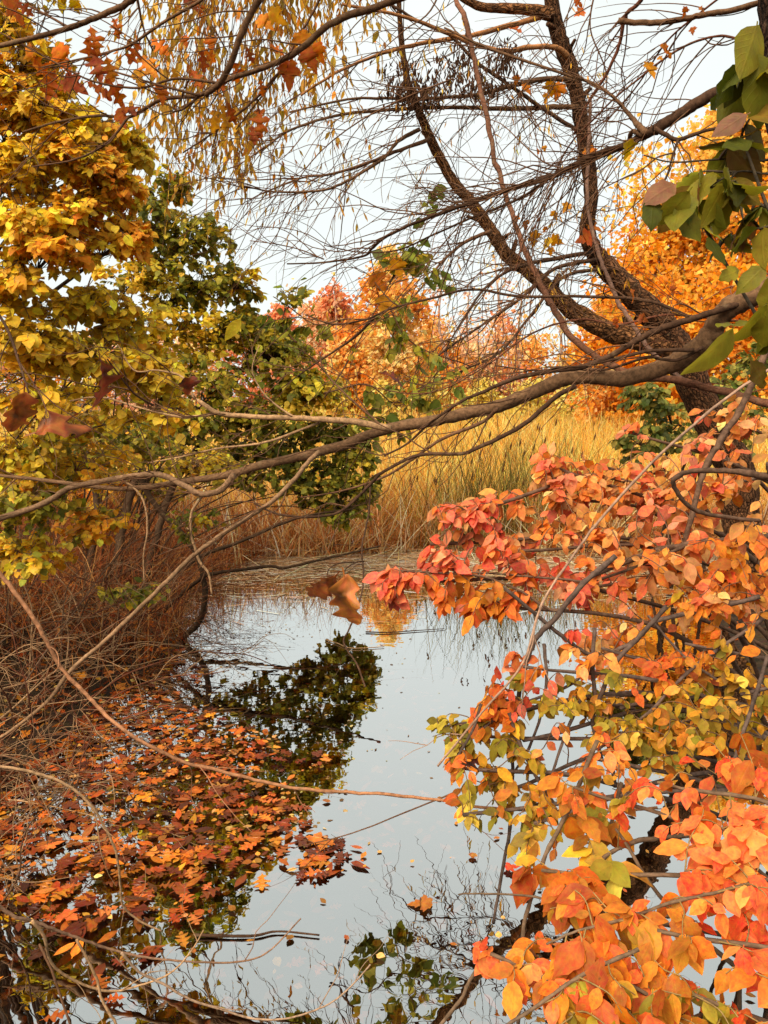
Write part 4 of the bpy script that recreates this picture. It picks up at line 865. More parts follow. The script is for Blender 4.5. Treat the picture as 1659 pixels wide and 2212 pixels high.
shrub('burning_bush', (2.0, 2.2, 0), 'ochre and olive leaved bush with many dark crossing stems above the bright water', 'shrub', [
    (1300, 1400, 1.9, 130, 60, .2, 2.6, 0), (1480, 1390, 1.9, 150, 80, .25, 3.6, 3), (1600, 1500, 1.8, 80, 130, .25, 3, 4), (1130, 1440, 1.85, 80, 40, .15, 1.5, 1), (1060, 1510, 1.8, 60, 40, .12, 1.2, 3), (1200, 1520, 1.8, 110, 60, .2, 2.4, 4), (1340, 1530, 1.8, 120, 70, .2, 2.8, 4), (1470, 1560, 1.75, 110, 80, .2, 2.8, 4), (950, 1572, 1.8, 34, 16, .06, .5, 5), (1030, 1590, 1.8, 60, 36, .1, 1.0, 5), (1130, 1600, 1.75, 90, 40, .15, 1.5, 4), (1290, 1640, 1.7, 120, 50, .2, 2.2, 3), (1000, 1660, 1.7, 60, 36, .1, 1.2, 3), (1090, 1710, 1.7, 80, 40, .15, 1.6, 4), (1000, 1760, 1.65, 70, 40, .12, 1.0, 5), (1150, 1780, 1.6, 90, 50, .15, 1.3, 4), (1550, 1300, 2.0, 110, 80, .2, 2, 0)],
    270, 6, (.030, .048), SETS, E_FINE, E_COARSE, M_LEAF, frac=.9, hang=.75, tan=.35, side=.55, out_w=.4, up_w=.2, photo=.6, gap=.7, stemc=(0.085, 0.055, 0.042), twc=(0.12, 0.065, 0.035), twr=.0018, sr=.012, extra=[
    stem([(1330, 1200), (1250, 1271), (1200, 1336), (1160, 1376), (1140, 1426), (1120, 1506), (1110, 1586), (1107, 1659), (1102, 1784), (1085, 1884), (1065, 1994)], 1.9, 1.9, 13, 7), stem([(1440, 1310), (1385, 1371), (1330, 1431), (1300, 1496), (1280, 1556), (1300, 1640)], 1.85, 1.8, 11, 8), stem([(1090, 1270), (1180, 1346), (1230, 1386), (1280, 1416), (1330, 1406), (1380, 1376), (1420, 1341), (1515, 1321), (1640, 1290)], 1.9, 1.95, 8, 11),
    stem([(1285, 1356), (1280, 1450), (1290, 1520), (1310, 1580), (1330, 1700)], 1.85, 1.8, 9, 9), stem([(1290, 1420), (1230, 1480), (1130, 1520), (1060, 1560), (1015, 1600), (960, 1650)], 1.85, 1.75, 8, 5), stem([(1175, 1390), (1180, 1480), (1150, 1600), (1090, 1700)], 1.85, 1.75, 8, 5), stem([(1659, 1330), (1500, 1440), (1400, 1540), (1290, 1620)], 1.9, 1.75, 9, 6), stem([(1260, 1500), (1220, 1590), (1190, 1680)], 1.8, 1.75, 8, 6), stem([(1040, 1520), (1020, 1580), (985, 1640)], 1.75, 1.7, 7, 6), stem([(1100, 1540), (1120, 1600), (1160, 1680), (1200, 1740)], 1.75, 1.7, 9, 7),
    stem([(1659, 1416), (1615, 1556), (1580, 1659)], 1.6, 1.5, 9, 8), stem([(1659, 1520), (1570, 1480), (1480, 1420), (1400, 1330)], 1.8, 1.9, 7, 5)])
shrub('burning_bush', (1.15, 0.85, 0.2), 'big leaved red and orange bush leaning closest over the dark water', 'shrub', [
    (1240, 1700, 1.25, 110, 40, .1, 1.6, 3), (1420, 1690, 1.25, 110, 60, .15, 2.0, 2), (1570, 1640, 1.3, 100, 80, .2, 2.4, 2), (1560, 1790, 1.1, 110, 70, .15, 2.4, 2), (1480, 1880, 1.05, 90, 50, .12, 1.2, 2), (1620, 1930, 1.0, 80, 80, .15, 2.0, 2), (1170, 1880, 1.2, 60, 40, .1, .8, 3), (1260, 1960, 1.05, 80, 40, .1, 1.3, 3), (1420, 2010, .95, 110, 50, .1, 1.8, 3), (1580, 2060, .92, 90, 60, .12, 2.0, 2), (1060, 2060, 1.0, 40, 36, .08, .7, 2), (1170, 2110, .95, 70, 40, .1, 1.2, 3), (1330, 2110, .9, 110, 50, .1, 2.0, 3), (1500, 2150, .88, 110, 60, .1, 2.0, 3), (1230, 2190, .86, 110, 50, .1, 1.8, 4), (1400, 2230, .84, 150, 50, .1, 2.0, 4), (1610, 2220, .85, 80, 50, .1, 1.4, 5), (1330, 1790, 1.25, 90, 50, .1, 1.0, 4), (1640, 1740, 1.3, 60, 60, .1, 1.2, 4)],
    140, 6, (.030, .058), SETS, E_FINE, E_COARSE, M_LEAF, frac=.9, hang=.75, tan=.35, side=.55, out_w=.4, up_w=.2, photo=.6, gap=.7, stemc=(0.12, 0.075, 0.045), twc=(0.22, 0.14, 0.05), twr=.0014, sr=.008, spread=.1, extra=[
    stem([(1659, 1900), (1560, 1925), (1450, 1950), (1350, 1985), (1250, 2010), (1180, 2040)], 1.0, .95, 9, 5), stem([(1450, 1980), (1330, 1970), (1230, 1955), (1140, 1935), (1020, 1930), (990, 1932)], 1.1, 1.2, 8, 3), stem([(1290, 1600), (1230, 1744), (1180, 1844), (1155, 1919), (1130, 2009), (1125, 2120), (1120, 2212)], 1.3, 1.15, 10, 8), stem([(1640, 1790), (1430, 1809), (1355, 1824), (1295, 1859), (1230, 1920)], 1.3, 1.2, 12, 8), stem([(1342, 1690), (1310, 1820), (1290, 1870)], 1.35, 1.3, 9, 7), stem([(1380, 2050), (1250, 2110), (1150, 2180), (1080, 2225)], .9, .86, 9, 7), stem([(1060, 2060), (1020, 2109), (995, 2159), (945, 2222)], 1.05, 1.05, 8, 9), stem([(1605, 1960), (1600, 2100), (1595, 2240)], 1.1, 1.1, 10, 10)])
# dark green shrub behind the willow trunk
shrub('evergreen_shrub', px(1480, 1010, 8.2) * [1, 1, 0], 'dark green shrub in the gap behind the willow trunk, above the red leaves', 'shrub', [
    (1400, 860, 8.0, 70, 40, .4, 2, 0), (1450, 930, 8.0, 90, 60, .5, 3, 0), (1380, 960, 7.8, 60, 50, .4, 2, 0), (1560, 850, 8.0, 80, 60, .4, 2, 0), (1620, 930, 8.0, 60, 80, .4, 2, 0), (1640, 780, 8.2, 60, 60, .3, 1.4, 0)], 330, 9, (.06, .09), [[lin(132, 136, 60), lin(104, 112, 48), lin(156, 150, 66), lin(184, 164, 74)]], R_FINE, R_COARSE, M_GREEN, C_DARK, C_DARK, sr=.02, limit=150)
# large green leaves close by on a shoot from a shrub at the bank
GRN = [lin(118, 114, 30), lin(142, 130, 38), lin(92, 94, 26), lin(164, 150, 52)]; GRP = [lin(160, 110, 78), lin(126, 100, 36), lin(150, 104, 50)]
gb = np.array([1.15, 1.0, .25])
dogwood, _ = shrub('dogwood', gb, 'shoots with large drooping green leaves tinged pink, hanging beside the maple limb', 'shrub', [
    (1640, 150, 1.25, 40, 90, .06, 1.6, 0), (1600, 300, 1.25, 60, 50, .06, .9, 1), (1560, 400, 1.25, 90, 40, .08, 1.2, 0), (1480, 420, 1.25, 60, 30, .06, .8, 0), (1620, 470, 1.25, 50, 60, .06, 1.2, 0), (1640, 700, 1.2, 30, 60, .05, .8, 0)], 24, 4.5, (.055, .085), [GRN, GRP], E_FINE, E_COARSE, M_GREEN, (.06, .045, .03), (.08, .055, .035), sr=.006, spread=.06, hang=.8, noise=.5, arch=.05,
    extra=[trace([(1720, 300), (1659, 345), (1600, 342), (1540, 345), (1450, 350), (1390, 335)], 1.25, 1.3, 6, 3, n=5), trace([(1720, 360), (1659, 375), (1590, 372), (1500, 420), (1440, 420)], 1.25, 1.25, 6, 3, n=5)])
hand_leaves(dogwood, E_FINE, M_GREEN, [(1620, 110, 1.2, 140, GRN[1], -20), (1650, 190, 1.2, 150, GRN[0], 10), (1455, 455, 1.2, 95, GRN[1], -35), (1490, 480, 1.2, 100, GRN[0], 40), (1410, 460, 1.2, 80, GRN[2], -5), (1545, 545, 1.2, 90, GRN[2], 10), (1430, 410, 1.2, 90, GRP[0], -65), (1575, 270, 1.2, 80, GRP[0], -60), (1590, 315, 1.2, 84, GRN[2], -70), (1580, 590, 1.2, 66, GRN[1], -70), (1625, 600, 1.2, 80, GRN[1], -50), (1540, 770, 1.1, 140, GRN[3], -30), (1620, 710, 1.1, 120, GRN[1], -25), (1650, 720, 1.1, 90, GRN[1], 20), (1640, 810, 1.15, 80, GRP[1], 40)])

# left side: green shrub over the water, yellow trees, undergrowth
G = [lin(150, 140, 40, 1), lin(176, 156, 48, 1), lin(130, 128, 38, 1), lin(198, 170, 54, 1), lin(108, 110, 34, 1)]
GY = [lin(216, 180, 50, 1), lin(230, 188, 54, 1), lin(190, 166, 48, 1), lin(240, 188, 56, 1)]
DG = [lin(120, 118, 38, 1), lin(144, 134, 44, 1), lin(100, 102, 32, 1), lin(170, 150, 50, 1)]
YW = [lin(246, 190, 44, 1), lin(238, 170, 36, 1), lin(226, 182, 48, 1), lin(250, 200, 72, 1)]
OC = [lin(248, 178, 46, 1), lin(244, 160, 40, 1), lin(250, 192, 64, 1), lin(236, 150, 42, 1)]
YO = [lin(226, 182, 44, 1), lin(208, 170, 42, 1), lin(242, 186, 46, 1), lin(192, 158, 42, 1)]
LS = [G, GY, DG, YW, OC, YO]
sb = np.array([-2.7, 7.1, 0.15])
deep = lambda bl: [(b[0], b[1], b[2] * 1.235, b[3], b[4], b[5] * 1.2, *b[6:]) for b in bl]
green, twg = shrub('green_shrub', sb, 'large green shrub leaning over the pond below the hazy salmon trees', 'shrub', deep([
    (380, 400, 6.2, 46, 40, .3, 1.6, 0), (350, 500, 6.2, 80, 70, .5, 3.6, 2), (440, 520, 6.2, 80, 60, .5, 3, 0), (300, 590, 6.0, 90, 60, .5, 2.6, 1), (430, 620, 6.2, 120, 70, .6, 5, 0), (530, 620, 6.3, 40, 60, .3, 1.6, 1), (390, 720, 6.1, 150, 70, .6, 5, 1), (540, 720, 6.3, 80, 60, .5, 3.6, 0), (620, 770, 6.3, 95, 55, .5, 4.6, 0), (480, 830, 6.0, 150, 60, .6, 4.6, 0), (670, 850, 6.3, 95, 50, .5, 4.4, 1), (720, 950, 6.4, 75, 60, .4, 3.8, 2), (780, 1000, 6.4, 40, 50, .3, 1.4, 0), (560, 920, 6.1, 130, 60, .5, 4, 0), (400, 920, 5.9, 130, 60, .5, 3.6, 2), (690, 1050, 6.4, 90, 50, .4, 3.4, 2), (480, 1000, 6.2, 120, 60, .4, 2.2, 0), (600, 980, 6.3, 110, 60, .4, 2.4, 2), (790, 1060, 6.4, 36, 60, .3, 1.6, 2), (730, 1110, 6.4, 60, 30, .3, 1.2, 0), (560, 1030, 6.2, 100, 40, .4, 1.6, 2), (250, 820, 5.7, 110, 60, .4, 2.4, 1), (330, 430, 6.2, 30, 30, .3, .6, 0)]),
    2900, 9, (.046, .082), LS, R_FINE + E_FINE[:2], R_COARSE, M_GREEN, (.042, .022, .011), (.075, .042, .022), sr=.010, spread=.3, twr=.003, photo=.35, extra=[
    trace([(270, 1430, 13), (300, 1400, 13), (353, 1397, 13), (400, 1373, 13), (430, 1343, 13), (440, 1310, 13), (443, 1277, 13), (437, 1230, 13), (420, 1190, 13), (390, 1150, 12), (330, 1085, 12), (290, 1000, 11)], 5.9, 6.0, n=5, jit=.1),
    trace([(345, 1330, 9), (395, 1280, 9), (442, 1244, 8), (459, 1239, 8), (579, 1224, 7), (612, 1227, 7), (679, 1212, 6), (745, 1197, 5), (822, 1179, 4)], 6.0, 5.8, n=5, jit=.1),
    trace([(240, 1350, 24), (250, 1250, 22), (262, 1150, 20), (285, 1060, 18), (330, 930, 15), (370, 800, 12)], 6.35, 7.5, n=6, jit=.1), trace([(290, 1350, 20), (310, 1260, 18), (340, 1150, 16), (370, 1060, 14), (440, 940, 11)], 6.35, 7.6, n=6, jit=.1), trace([(210, 1380, 20), (190, 1250, 18), (210, 1100, 15), (180, 950, 12)], 6.2, 7.0, n=6, jit=.1), trace([(330, 1300, 10), (420, 1210, 9), (520, 1170, 8), (640, 1120, 6), (760, 1100, 4)], 6.5, 7.7, n=6, jit=.1)])
yb = np.array([-3.1, 4.6, .45])
ymap, _ = shrub('yellow_maple', yb, 'yellow to amber leaved maple crowding the sky beside the oak limbs', 'tree', [
    (70, 110, 4.0, 80, 70, .3, 2.4, 5), (20, 210, 4.0, 60, 80, .3, 2, 4), (120, 250, 4.0, 90, 70, .3, 3.2, 5), (230, 270, 4.1, 60, 50, .25, 1.6, 5), (160, 340, 4.0, 110, 60, .3, 3.4, 3), (60, 360, 3.9, 90, 70, .3, 3, 5), (250, 400, 4.1, 60, 60, .3, 2, 4), (60, 480, 3.8, 90, 50, .3, 2.6, 3), (190, 470, 4.0, 90, 50, .3, 2.6, 4), (280, 510, 4.1, 50, 50, .25, 2, 4), (120, 540, 3.8, 90, 40, .3, 1.6, 4), (300, 330, 4.3, 30, 40, .2, .7, 1), (20, 60, 4.0, 40, 50, .2, 1, 5), (60, -150, 3.9, 160, 110, .5, 3, 5), (-140, 250, 3.9, 110, 220, .4, 3, 4), (-120, 600, 3.8, 100, 160, .4, 2, 3)],
    1900, 8, (.030, .072), LS, M_FINE + R_FINE[:3], [leaf_tpl('maple', 0, .15, .05, 0, 0, 200), leaf_tpl('maple', 0, .05, .15, 0, 0, 201), R_COARSE[0], R_COARSE[1], R_COARSE[2], E_COARSE[0]], M_LEAF, (.055, .04, .03), (.08, .05, .035), sr=.020, spread=.2, twr=.0026, hang=.7, up_w=.5, photo=.5)
shrub('bittersweet', (-2.9, 4.4, .4), 'shrub of round lemon yellow and olive leaves below the amber maple', 'shrub', [
    (60, 620, 3.9, 80, 50, .3, 2.4, 3), (190, 660, 4.1, 110, 50, .3, 2.6, 5), (80, 740, 3.9, 110, 60, .3, 3, 5), (220, 770, 4.1, 120, 60, .3, 3, 1), (330, 800, 4.3, 90, 60, .3, 2.4, 1), (300, 690, 4.3, 70, 50, .3, 1.8, 1), (120, 860, 4.0, 130, 50, .3, 1.6, 5), (330, 900, 4.3, 120, 50, .3, 1.2, 3), (40, 560, 3.9, 50, 40, .2, .8, 3)],
    720, 8, (.036, .070), LS, R_FINE, R_COARSE, M_LEAF, (.08, .05, .034), (.13, .08, .05), sr=.008, spread=.35, photo=.5)
shrub('bramble', (-2.9, 4.9, .4), 'sparse leaved undergrowth with small yellow green leaves on the bank under the low bare limb', 'shrub', [
    (60, 980, 4.3, 110, 60, .3, 2, 1), (60, 1090, 4.2, 90, 60, .3, 2, 0), (190, 1010, 4.5, 120, 50, .3, 1.6, 3), (50, 1200, 4.2, 80, 60, .3, 1.6, 3), (200, 1130, 4.6, 100, 50, .3, 1, 4), (300, 1280, 5.0, 80, 30, .3, .6, 0), (430, 1130, 5.6, 90, 40, .3, .5, 0), (300, 960, 5.2, 140, 60, .4, 1.6, 0), (420, 1010, 5.6, 120, 50, .4, 1.2, 1), (160, 920, 4.6, 120, 40, .3, 1.2, 5)],
    1000, 7, (.034, .060), LS, R_FINE, R_COARSE, M_LEAF, (.11, .065, .04), (.2, .12, .07), sr=.005, spread=.6, photo=.4)
shrub('thicket', (-5.4, 8.6, .35), 'brown twiggy thicket with ochre leaves behind the round yellow leaves, closing off the reeds', 'shrub', deep([
    (30, 800, 7.2, 110, 90, .5, 2, 5), (130, 900, 7.2, 120, 90, .5, 3, 4), (260, 960, 7.4, 110, 80, .5, 3, 1), (40, 1000, 7.0, 110, 90, .5, 3, 5), (170, 1080, 7.0, 130, 70, .5, 3, 4), (330, 1060, 7.4, 90, 60, .5, 2, 0), (20, 1130, 6.8, 90, 60, .5, 2, 4), (120, 780, 7.4, 110, 70, .5, 2, 1)]),
    1000, 8, (.045, .08), LS, R_FINE, R_COARSE, M_LEAF, (.09, .055, .035), (.12, .07, .04), sr=.008, spread=1.0, limit=120, twr=.005, gap=2)
# slender vine with sparse green leaves hanging in the open middle
lv = thing('leafy_vine', px(830, 925, 4.6), 'thin vine with sparse round green leaves hanging in front of the narrow orange tree', 'vine')
TV = []
for pts in ([(700, 860), (740, 800), (800, 690), (850, 600), (900, 530), (925, 470)], [(840, 610), (880, 560), (930, 550)], [(800, 690), (740, 690), (680, 700), (620, 660), (590, 640)], [(830, 640), (870, 720), (905, 760), (890, 830)], [(700, 850), (790, 830), (850, 870), (900, 850), (950, 800)], [(640, 740), (610, 700), (625, 640)], [(720, 930), (800, 900), (870, 930)]):
    P, R = trace(pts, 4.6, 4.7, 4, 2, n=6, jit=.3); limb(lv, P, R, M_BARK, C_TWIG, 5, 'stem'); TV += [P]; TV += [w for w, r in spawn(P, R, 7, .28, .002, .2, 1)]
twigs_part(lv, [(w, np.full(len(w), .0018)) for w in TV], C_TWIG, 4, 1)
P, D, N, S, C = dress(TV, 5.5, (.045, .082), [lin(138, 144, 56), lin(170, 162, 62), lin(200, 176, 60), lin(116, 124, 50)], px(1000, 700, 4.6), .85, .6)
foliage(lv, R_FINE, R_COARSE, M_GREEN, P, D, N, S, C, 290)

# weeping tree with narrow yellow leaves behind the oak limbs
wb = np.array([-4.6, 8.4, .2])
weep = thing('weeping_tree', wb, 'weeping tree with curtains of narrow yellow leaves hanging behind the oak limbs', 'tree')
P = catmull(np.array([wb - [0, 0, .3], wb + [.1, -.2, 2], wb + [.25, -.5, 4.4], wb + [.7, -1.0, 7.2]]), 8); limb(weep, P, np.linspace(.14, .05, len(P)), M_BARK, C_DARK, 10, 'trunk')
TWP = []
for x0, x1, y0, L0, L1, k in [(330, 450, -120, .9, 1.5, 30), (430, 560, -150, 1.3, 2.2, 60), (540, 680, -150, .9, 1.7, 46), (660, 800, -150, .6, 1.1, 26), (400, 500, 120, .5, 1.1, 22), (480, 560, 200, .3, .9, 20)]:
    for i in range(k):
        q = px(rng.uniform(x0, x1), y0 + rng.uniform(-40, 60), 6.0 + rng.normal() * .3)
        TWP.append(walk(q, np.array([rng.normal() * .35 - .1, rng.normal() * .3, -.7]), rng.uniform(L0, L1), 9, .10, .10))
H = P[-1]
for i in range(14):
    e = TWP[rng.integers(len(TWP))][0]; W = catmull(np.array([P[rng.integers(10, len(P))], (H + e) / 2 + [0, 0, .5], e]), 6); limb(weep, W, np.linspace(.03, .006, len(W)), M_BARK, C_DARK, 6)
twigs_part(weep, [(w, np.linspace(.003, .0012, len(w))) for w in TWP], C_TWIG, 4, 1)
P, D, N, S, C = dress(TWP, 14, (.060, .090), [lin(222, 166, 48), lin(205, 150, 44), lin(186, 146, 48), lin(228, 178, 70), lin(210, 130, 36)], wb, .95, 1.0, .4, .4, up_w=.3)
LN_F = [leaf_tpl('lance', 7, b, f, 0, 0, i + 270) for i, (b, f) in enumerate([(.15, .3), (.3, .2), (-.1, .3)])]; LN_C = [leaf_tpl('lance', 4, b, f, 0, 0, i + 280) for i, (b, f) in enumerate([(.15, .3), (.3, .2), (-.1, .3)])]
foliage(weep, LN_F, LN_C, M_LEAF, P, D, N, S, C, 295)

# ------------------------------------------------------------------ bare tangle on the bank
def tangle(label, xr, yr, n, L, d0, rad, name='bare_shrub', cols=(C_PALE, C_TWIG, C_RED), n_tw=6, droop=.10, z0=0.0):
    cx, cyy = np.mean(xr), np.mean(yr); root = thing(name, (cx, cyy, float(ground_z(cx, cyy))), label, 'shrub', None)
    tw = []
    for i in range(n):
        x, y = rng.uniform(*xr), rng.uniform(*yr); b = np.array([x, y, max(float(ground_z(x, y)), 0) - .03 + z0 * rng.random()])
        W = walk(b, nrm(np.array(d0) + rng.standard_normal(3) * .55 + [0, 0, .2]), L * rng.uniform(.5, 1.2), 9, droop, .17)
        W[:, 2] = np.maximum(W[:, 2], np.maximum(ground_z(W[:, 0], W[:, 1]), 0.0) + .012)
        r = rad * rng.uniform(.6, 1.2); PR = catmull(W, 3); R = np.linspace(r, r * .35, len(PR))
        limb(root, PR, R, M_BARK, np.array(cols[rng.integers(len(cols))]) * rng.uniform(.7, 1.2), 5, 'cane', .06)
        tw += spawn(PR, R, n_tw, L * .35, rad * .5, .1, 1, (.4, 1.2), (0, 0, 0), .06, 6, .8)
    for W, r in tw: W[:, 2] = np.maximum(W[:, 2], np.maximum(ground_z(W[:, 0], W[:, 1]), 0.0) + .01)
    twigs_part(root, tw, np.array(cols[0]) * .8)
tangle('tangle of bare pale canes under the low limb beside the round yellow leaves', (-2.9, -1.75), (3.7, 5.3), 64, 1.6, (.3, -.2, .7), .0062)
tangle('bare thorny thicket arching from the bank onto the floating leaves', (-2.5, -1.5), (2.9, 4.2), 30, 1.1, (.2, -.3, .45), .0050)
tangle('low dead brambles sprawling over the leaf litter at the water line', (-2.6, -1.5), (2.1, 3.1), 20, .9, (.1, .1, .45), .0044)
tangle('dark brushwood at the feet of the green shrub stems', (-3.0, -1.8), (5.0, 7.6), 110, 1.2, (.5, -.3, .4), .0042, n_tw=9, cols=(C_TWIG, C_DARK, C_RED))

def cane(pts, Y0, Y1, w0, w1, col, label, ntw=4, name='cane', root=True):
    P, R = trace(pts, Y0, Y1, w0, w1, n=6, jit=.15); P[:, 2] = np.maximum(P[:, 2], np.maximum(ground_z(P[:, 0], P[:, 1]), 0) + .01)
    if root:                                             # run its foot down into the ground outside the view
        e = P[0] + [(-.25 if P[0][0] < 0 else .25), -.1, 0]; e[2] = float(ground_z(e[0], e[1])) - .05
        P = np.vstack([catmull(np.array([e, (e + P[0]) / 2 + [0, 0, .1], P[0]]), 4)[:-1], P]); R = np.concatenate([np.full(8, R[0]), R])
    v = thing(name, P[0], label, 'twig'); limb(v, P, R, M_BARK, col, 7, 'stem', .06)
    if ntw: twigs_part(v, spawn(P, R, ntw, .25, .0018, .2, 1, (.5, 1.1), (0, 0, 0), .02, 6, .6), np.array(col) * .9)
    return v
cane([(-60, 1170), (0, 1240), (33, 1280), (80, 1347), (117, 1417), (143, 1457), (187, 1500), (227, 1543), (287, 1590), (347, 1623), (400, 1647), (460, 1661), (550, 1684), (650, 1704), (750, 1712), (830, 1716), (955, 1729), (1045, 1744), (1180, 1751), (1330, 1751), (1420, 1745)], 1.9, 1.9, 10, 6, (0.30, 0.135, 0.065), 'long reddish cane reaching from the bank right across the water to the red bush', 10)
cane([(-40, 1655), (25, 1659), (90, 1674), (150, 1699), (200, 1744), (225, 1784), (250, 1839), (260, 1909), (265, 1954), (300, 1989), (350, 2011)], 2.0, 2.2, 7, 4, C_PALE, 'pale cane bending down into the dark water below the long reddish cane', 5)
cane([(-30, 1935), (30, 1979), (70, 1989), (120, 2009), (175, 2029), (250, 2054), (320, 2069), (390, 2076), (500, 2079), (575, 2059), (650, 1984)], 1.75, 2.1, 8, 3, (0.22, 0.12, 0.07), 'brown twig lying level over the submerged leaves, its tip turned up', 5)
cane([(70, 1989), (95, 2024), (110, 2079), (145, 2109), (200, 2134), (245, 2141), (300, 2129), (365, 2104), (410, 2059), (440, 2009)], 1.78, 1.95, 7, 3, C_PALE, 'pale twig curved like a bowl above the submerged leaves', 3, root=False)
cane([(165, 2029), (190, 2074), (210, 2119), (220, 2159), (250, 2212), (275, 2270)], 1.78, 1.75, 6, 6, C_PALE, 'short pale twig running down to the picture edge in the submerged leaves', 2, root=False)
cane([(262, 2058), (300, 2099), (350, 2124), (410, 2159), (475, 2179), (550, 2201), (625, 2199), (700, 2174), (750, 2139), (800, 2084)], 1.8, 1.95, 6, 3, (0.30, 0.19, 0.12), 'long pale twig sagging over the open water at the very bottom', 4, root=False)
cane([(85, 2040), (95, 2060), (120, 2119), (155, 2225)], 1.8, 1.75, 6, 5, C_TWIG, 'brown twig crossing the bowl shaped pale one near its foot', 1, root=False)
cane([(1740, 760), (1659, 800), (1565, 863), (1430, 978), (1310, 1106), (1245, 1191), (1170, 1306), (1130, 1431), (1040, 1540), (945, 1655)], 1.7, 1.7, 7, 5, (0.30, 0.18, 0.12), 'straight pale cane slanting through the coral and apricot leaves', 3)
HANG = cane([(800, 1047), (796, 1110), (782, 1180), (785, 1237), (782, 1277), (768, 1324), (752, 1364), (742, 1384), (752, 1407), (772, 1437), (789, 1484)], 3.6, 2.5, 4, 4, C_DARK, 'crooked dark twig dangling beside the pair of curled oak leaves', 3, 'hanging_twig', False)
cane([(1010, 1700), (900, 1745), (760, 1800), (640, 1830)], 1.9, 2.2, 4, 2, C_TWIG, 'thin twig leaning out of the red bush over the drifting leaves', 3, root=False)
P, R = trace([(786, 1212), (770, 1214), (748, 1228), (744, 1240)], 2.9, 2.57, 3, 2.5, n=5); P2, R2 = trace([(772, 1214), (735, 1216), (712, 1228), (706, 1244)], 2.85, 2.59, 3, 2.5, n=5)
limb(HANG, P, R, M_BARK, C_DARK, 6, 'side_twig'); limb(HANG, P2, R2, M_BARK, C_DARK, 6, 'side_twig')
# floating sticks
for pts, Y, col, lb in [([(705, 1382), (730, 1390), (760, 1400), (830, 1397)], 6.0, C_PALE, 'short pale stick floating below the curled oak leaves'), ([(790, 1365), (840, 1366), (900, 1362), (960, 1358)], 6.3, C_DARK, 'thin dark stick lying in the reflection of the orange tree'), ([(420, 2020), (540, 2022), (600, 2012), (690, 2020)], 2.5, C_DARK, 'dark straight stick floating among sunken leaves')]:
    W = []
    for x, y in pts:
        d = FWD + (x - 829.5) / F * RIGHT - (y - 1106) / F * UP; W.append(CAM + d * (-(CAM[2] - .008) / d[2]))
    W = catmull(np.array(W), 6); a = Acc(); tube(a, W, np.linspace(.006, .003, len(W)), 7, knob=.1)
    o = link('stick', a.mesh('stick'), M_BARK, color=col); tag(o, lb, 'stick')

# ------------------------------------------------------------------ dead leaves caught in twigs
def crinkled(kind, curl, fold, wave, seed):
    """a dry leaf: outline in 44 rows, seven columns, rolled and puckered"""
    r = np.random.default_rng(seed); pr = profile(kind, 12); k = len(pr); rows = 44
    s = np.linspace(0, k - 1, rows); wd = np.interp(s, range(k), pr[:, 0]); yo = np.interp(s, range(k), pr[:, 1]); ym = np.maximum.accumulate(np.clip(yo, 0, 1))
    u = np.linspace(-1, 1, 7); f = r.uniform(3, 9, (6, 2)); ph = r.random(6) * 6
    X = wd[:, None] * u[None]; Yv = ym[:, None] + (yo - ym)[:, None] * np.abs(u)[None]
    Z = fold * np.abs(X) ** 1.4 * 1.6 + sum(wave * .45 * np.sin(f[i, 0] * Yv * 1.6 + f[i, 1] * X * 2 + ph[i]) for i in range(6)) * (0.25 + 1.3 * np.abs(X)) + .012 * np.sin(Yv * 46 + np.abs(X) * -30)
    sc = r.uniform(-.7, .7); X = X + .12 * sc * np.sin(Yv * 3)
    a = curl * Yv; Y2 = np.sin(a) / curl - Z * np.sin(a); Z2 = (1 - np.cos(a)) / curl * -1 + Z * np.cos(a)
    V = np.stack([X, Y2, Z2], -1).reshape(-1, 3); L = np.stack([np.broadcast_to(u[None], X.shape), Yv, 0 * X], -1).reshape(-1, 3)
    Q = [(i * 7 + j, i * 7 + j + 1, i * 7 + j + 8, i * 7 + j + 7) for i in range(rows - 1) for j in range(6)]
    st = len(V); V = np.vstack([V, [(-.014, -.16, .02), (.014, -.16, .02), (.014, .02, 0), (-.014, .02, 0)]]); L = np.vstack([L, np.zeros((4, 3))]); Q.append((st, st + 1, st + 2, st + 3))
    return V, np.array(Q), L
def dead_leaf(x, y, Y, size, an, c, label, curl=.9, kind='oak', face=(0, -1, .2), fold=.35, wave=.05, mat=None):
    V, Q, L = crinkled(kind, curl, fold, wave, int(x * 7 + y))
    a = Acc(); L[:, 2] = rng.random() * 10; a.add(V, Q, None, L); me = a.mesh('dead_leaf')
    p = px(x, y, Y); s = size / F * depth(p); th = math.radians(an); D = np.array([[math.sin(th), .15, -math.cos(th)]]); N = np.array([face], float)
    me.materials.append(mat or M_CRISP)
    o = leaf_object('dead_leaf', me, p - nrm(D[0]) * s * .5, frames(D, N)[0], s, c)
    tag(o, label, 'leaf')
BR = [lin(150, 80, 36), lin(186, 110, 50), lin(124, 56, 28), lin(210, 140, 78)]
dead_leaf(694, 1282, 2.58, 104, -38, BR[0], 'smaller curled brown oak leaf of the pair hanging over the bright water', .9, 'dry', (.55, -1, .35), .55, .2)
dead_leaf(752, 1308, 2.56, 136, 6, BR[1], 'larger tan oak leaf of the pair hanging over the bright water', .5, 'dry', (-.45, -1, .05), .7, .2)
dead_leaf(52, 905, 2.6, 120, -8, BR[0], 'narrow upright rust brown leaf caught beside the wide dead leaf', 1.0, 'dry', (.9, -.8, .2), .6, .16)
dead_leaf(132, 912, 2.6, 122, 112, BR[0], 'wide wrinkled brown leaf caught in the pale twigs', 1.3, 'dry', (.05, -1, .55), .3, .2)
dead_leaf(230, 835, 2.6, 118, 8, BR[2], 'thin rolled red brown leaf hanging edge on above the pale twigs', .9, 'oak', (1, -.35, .1), .8)
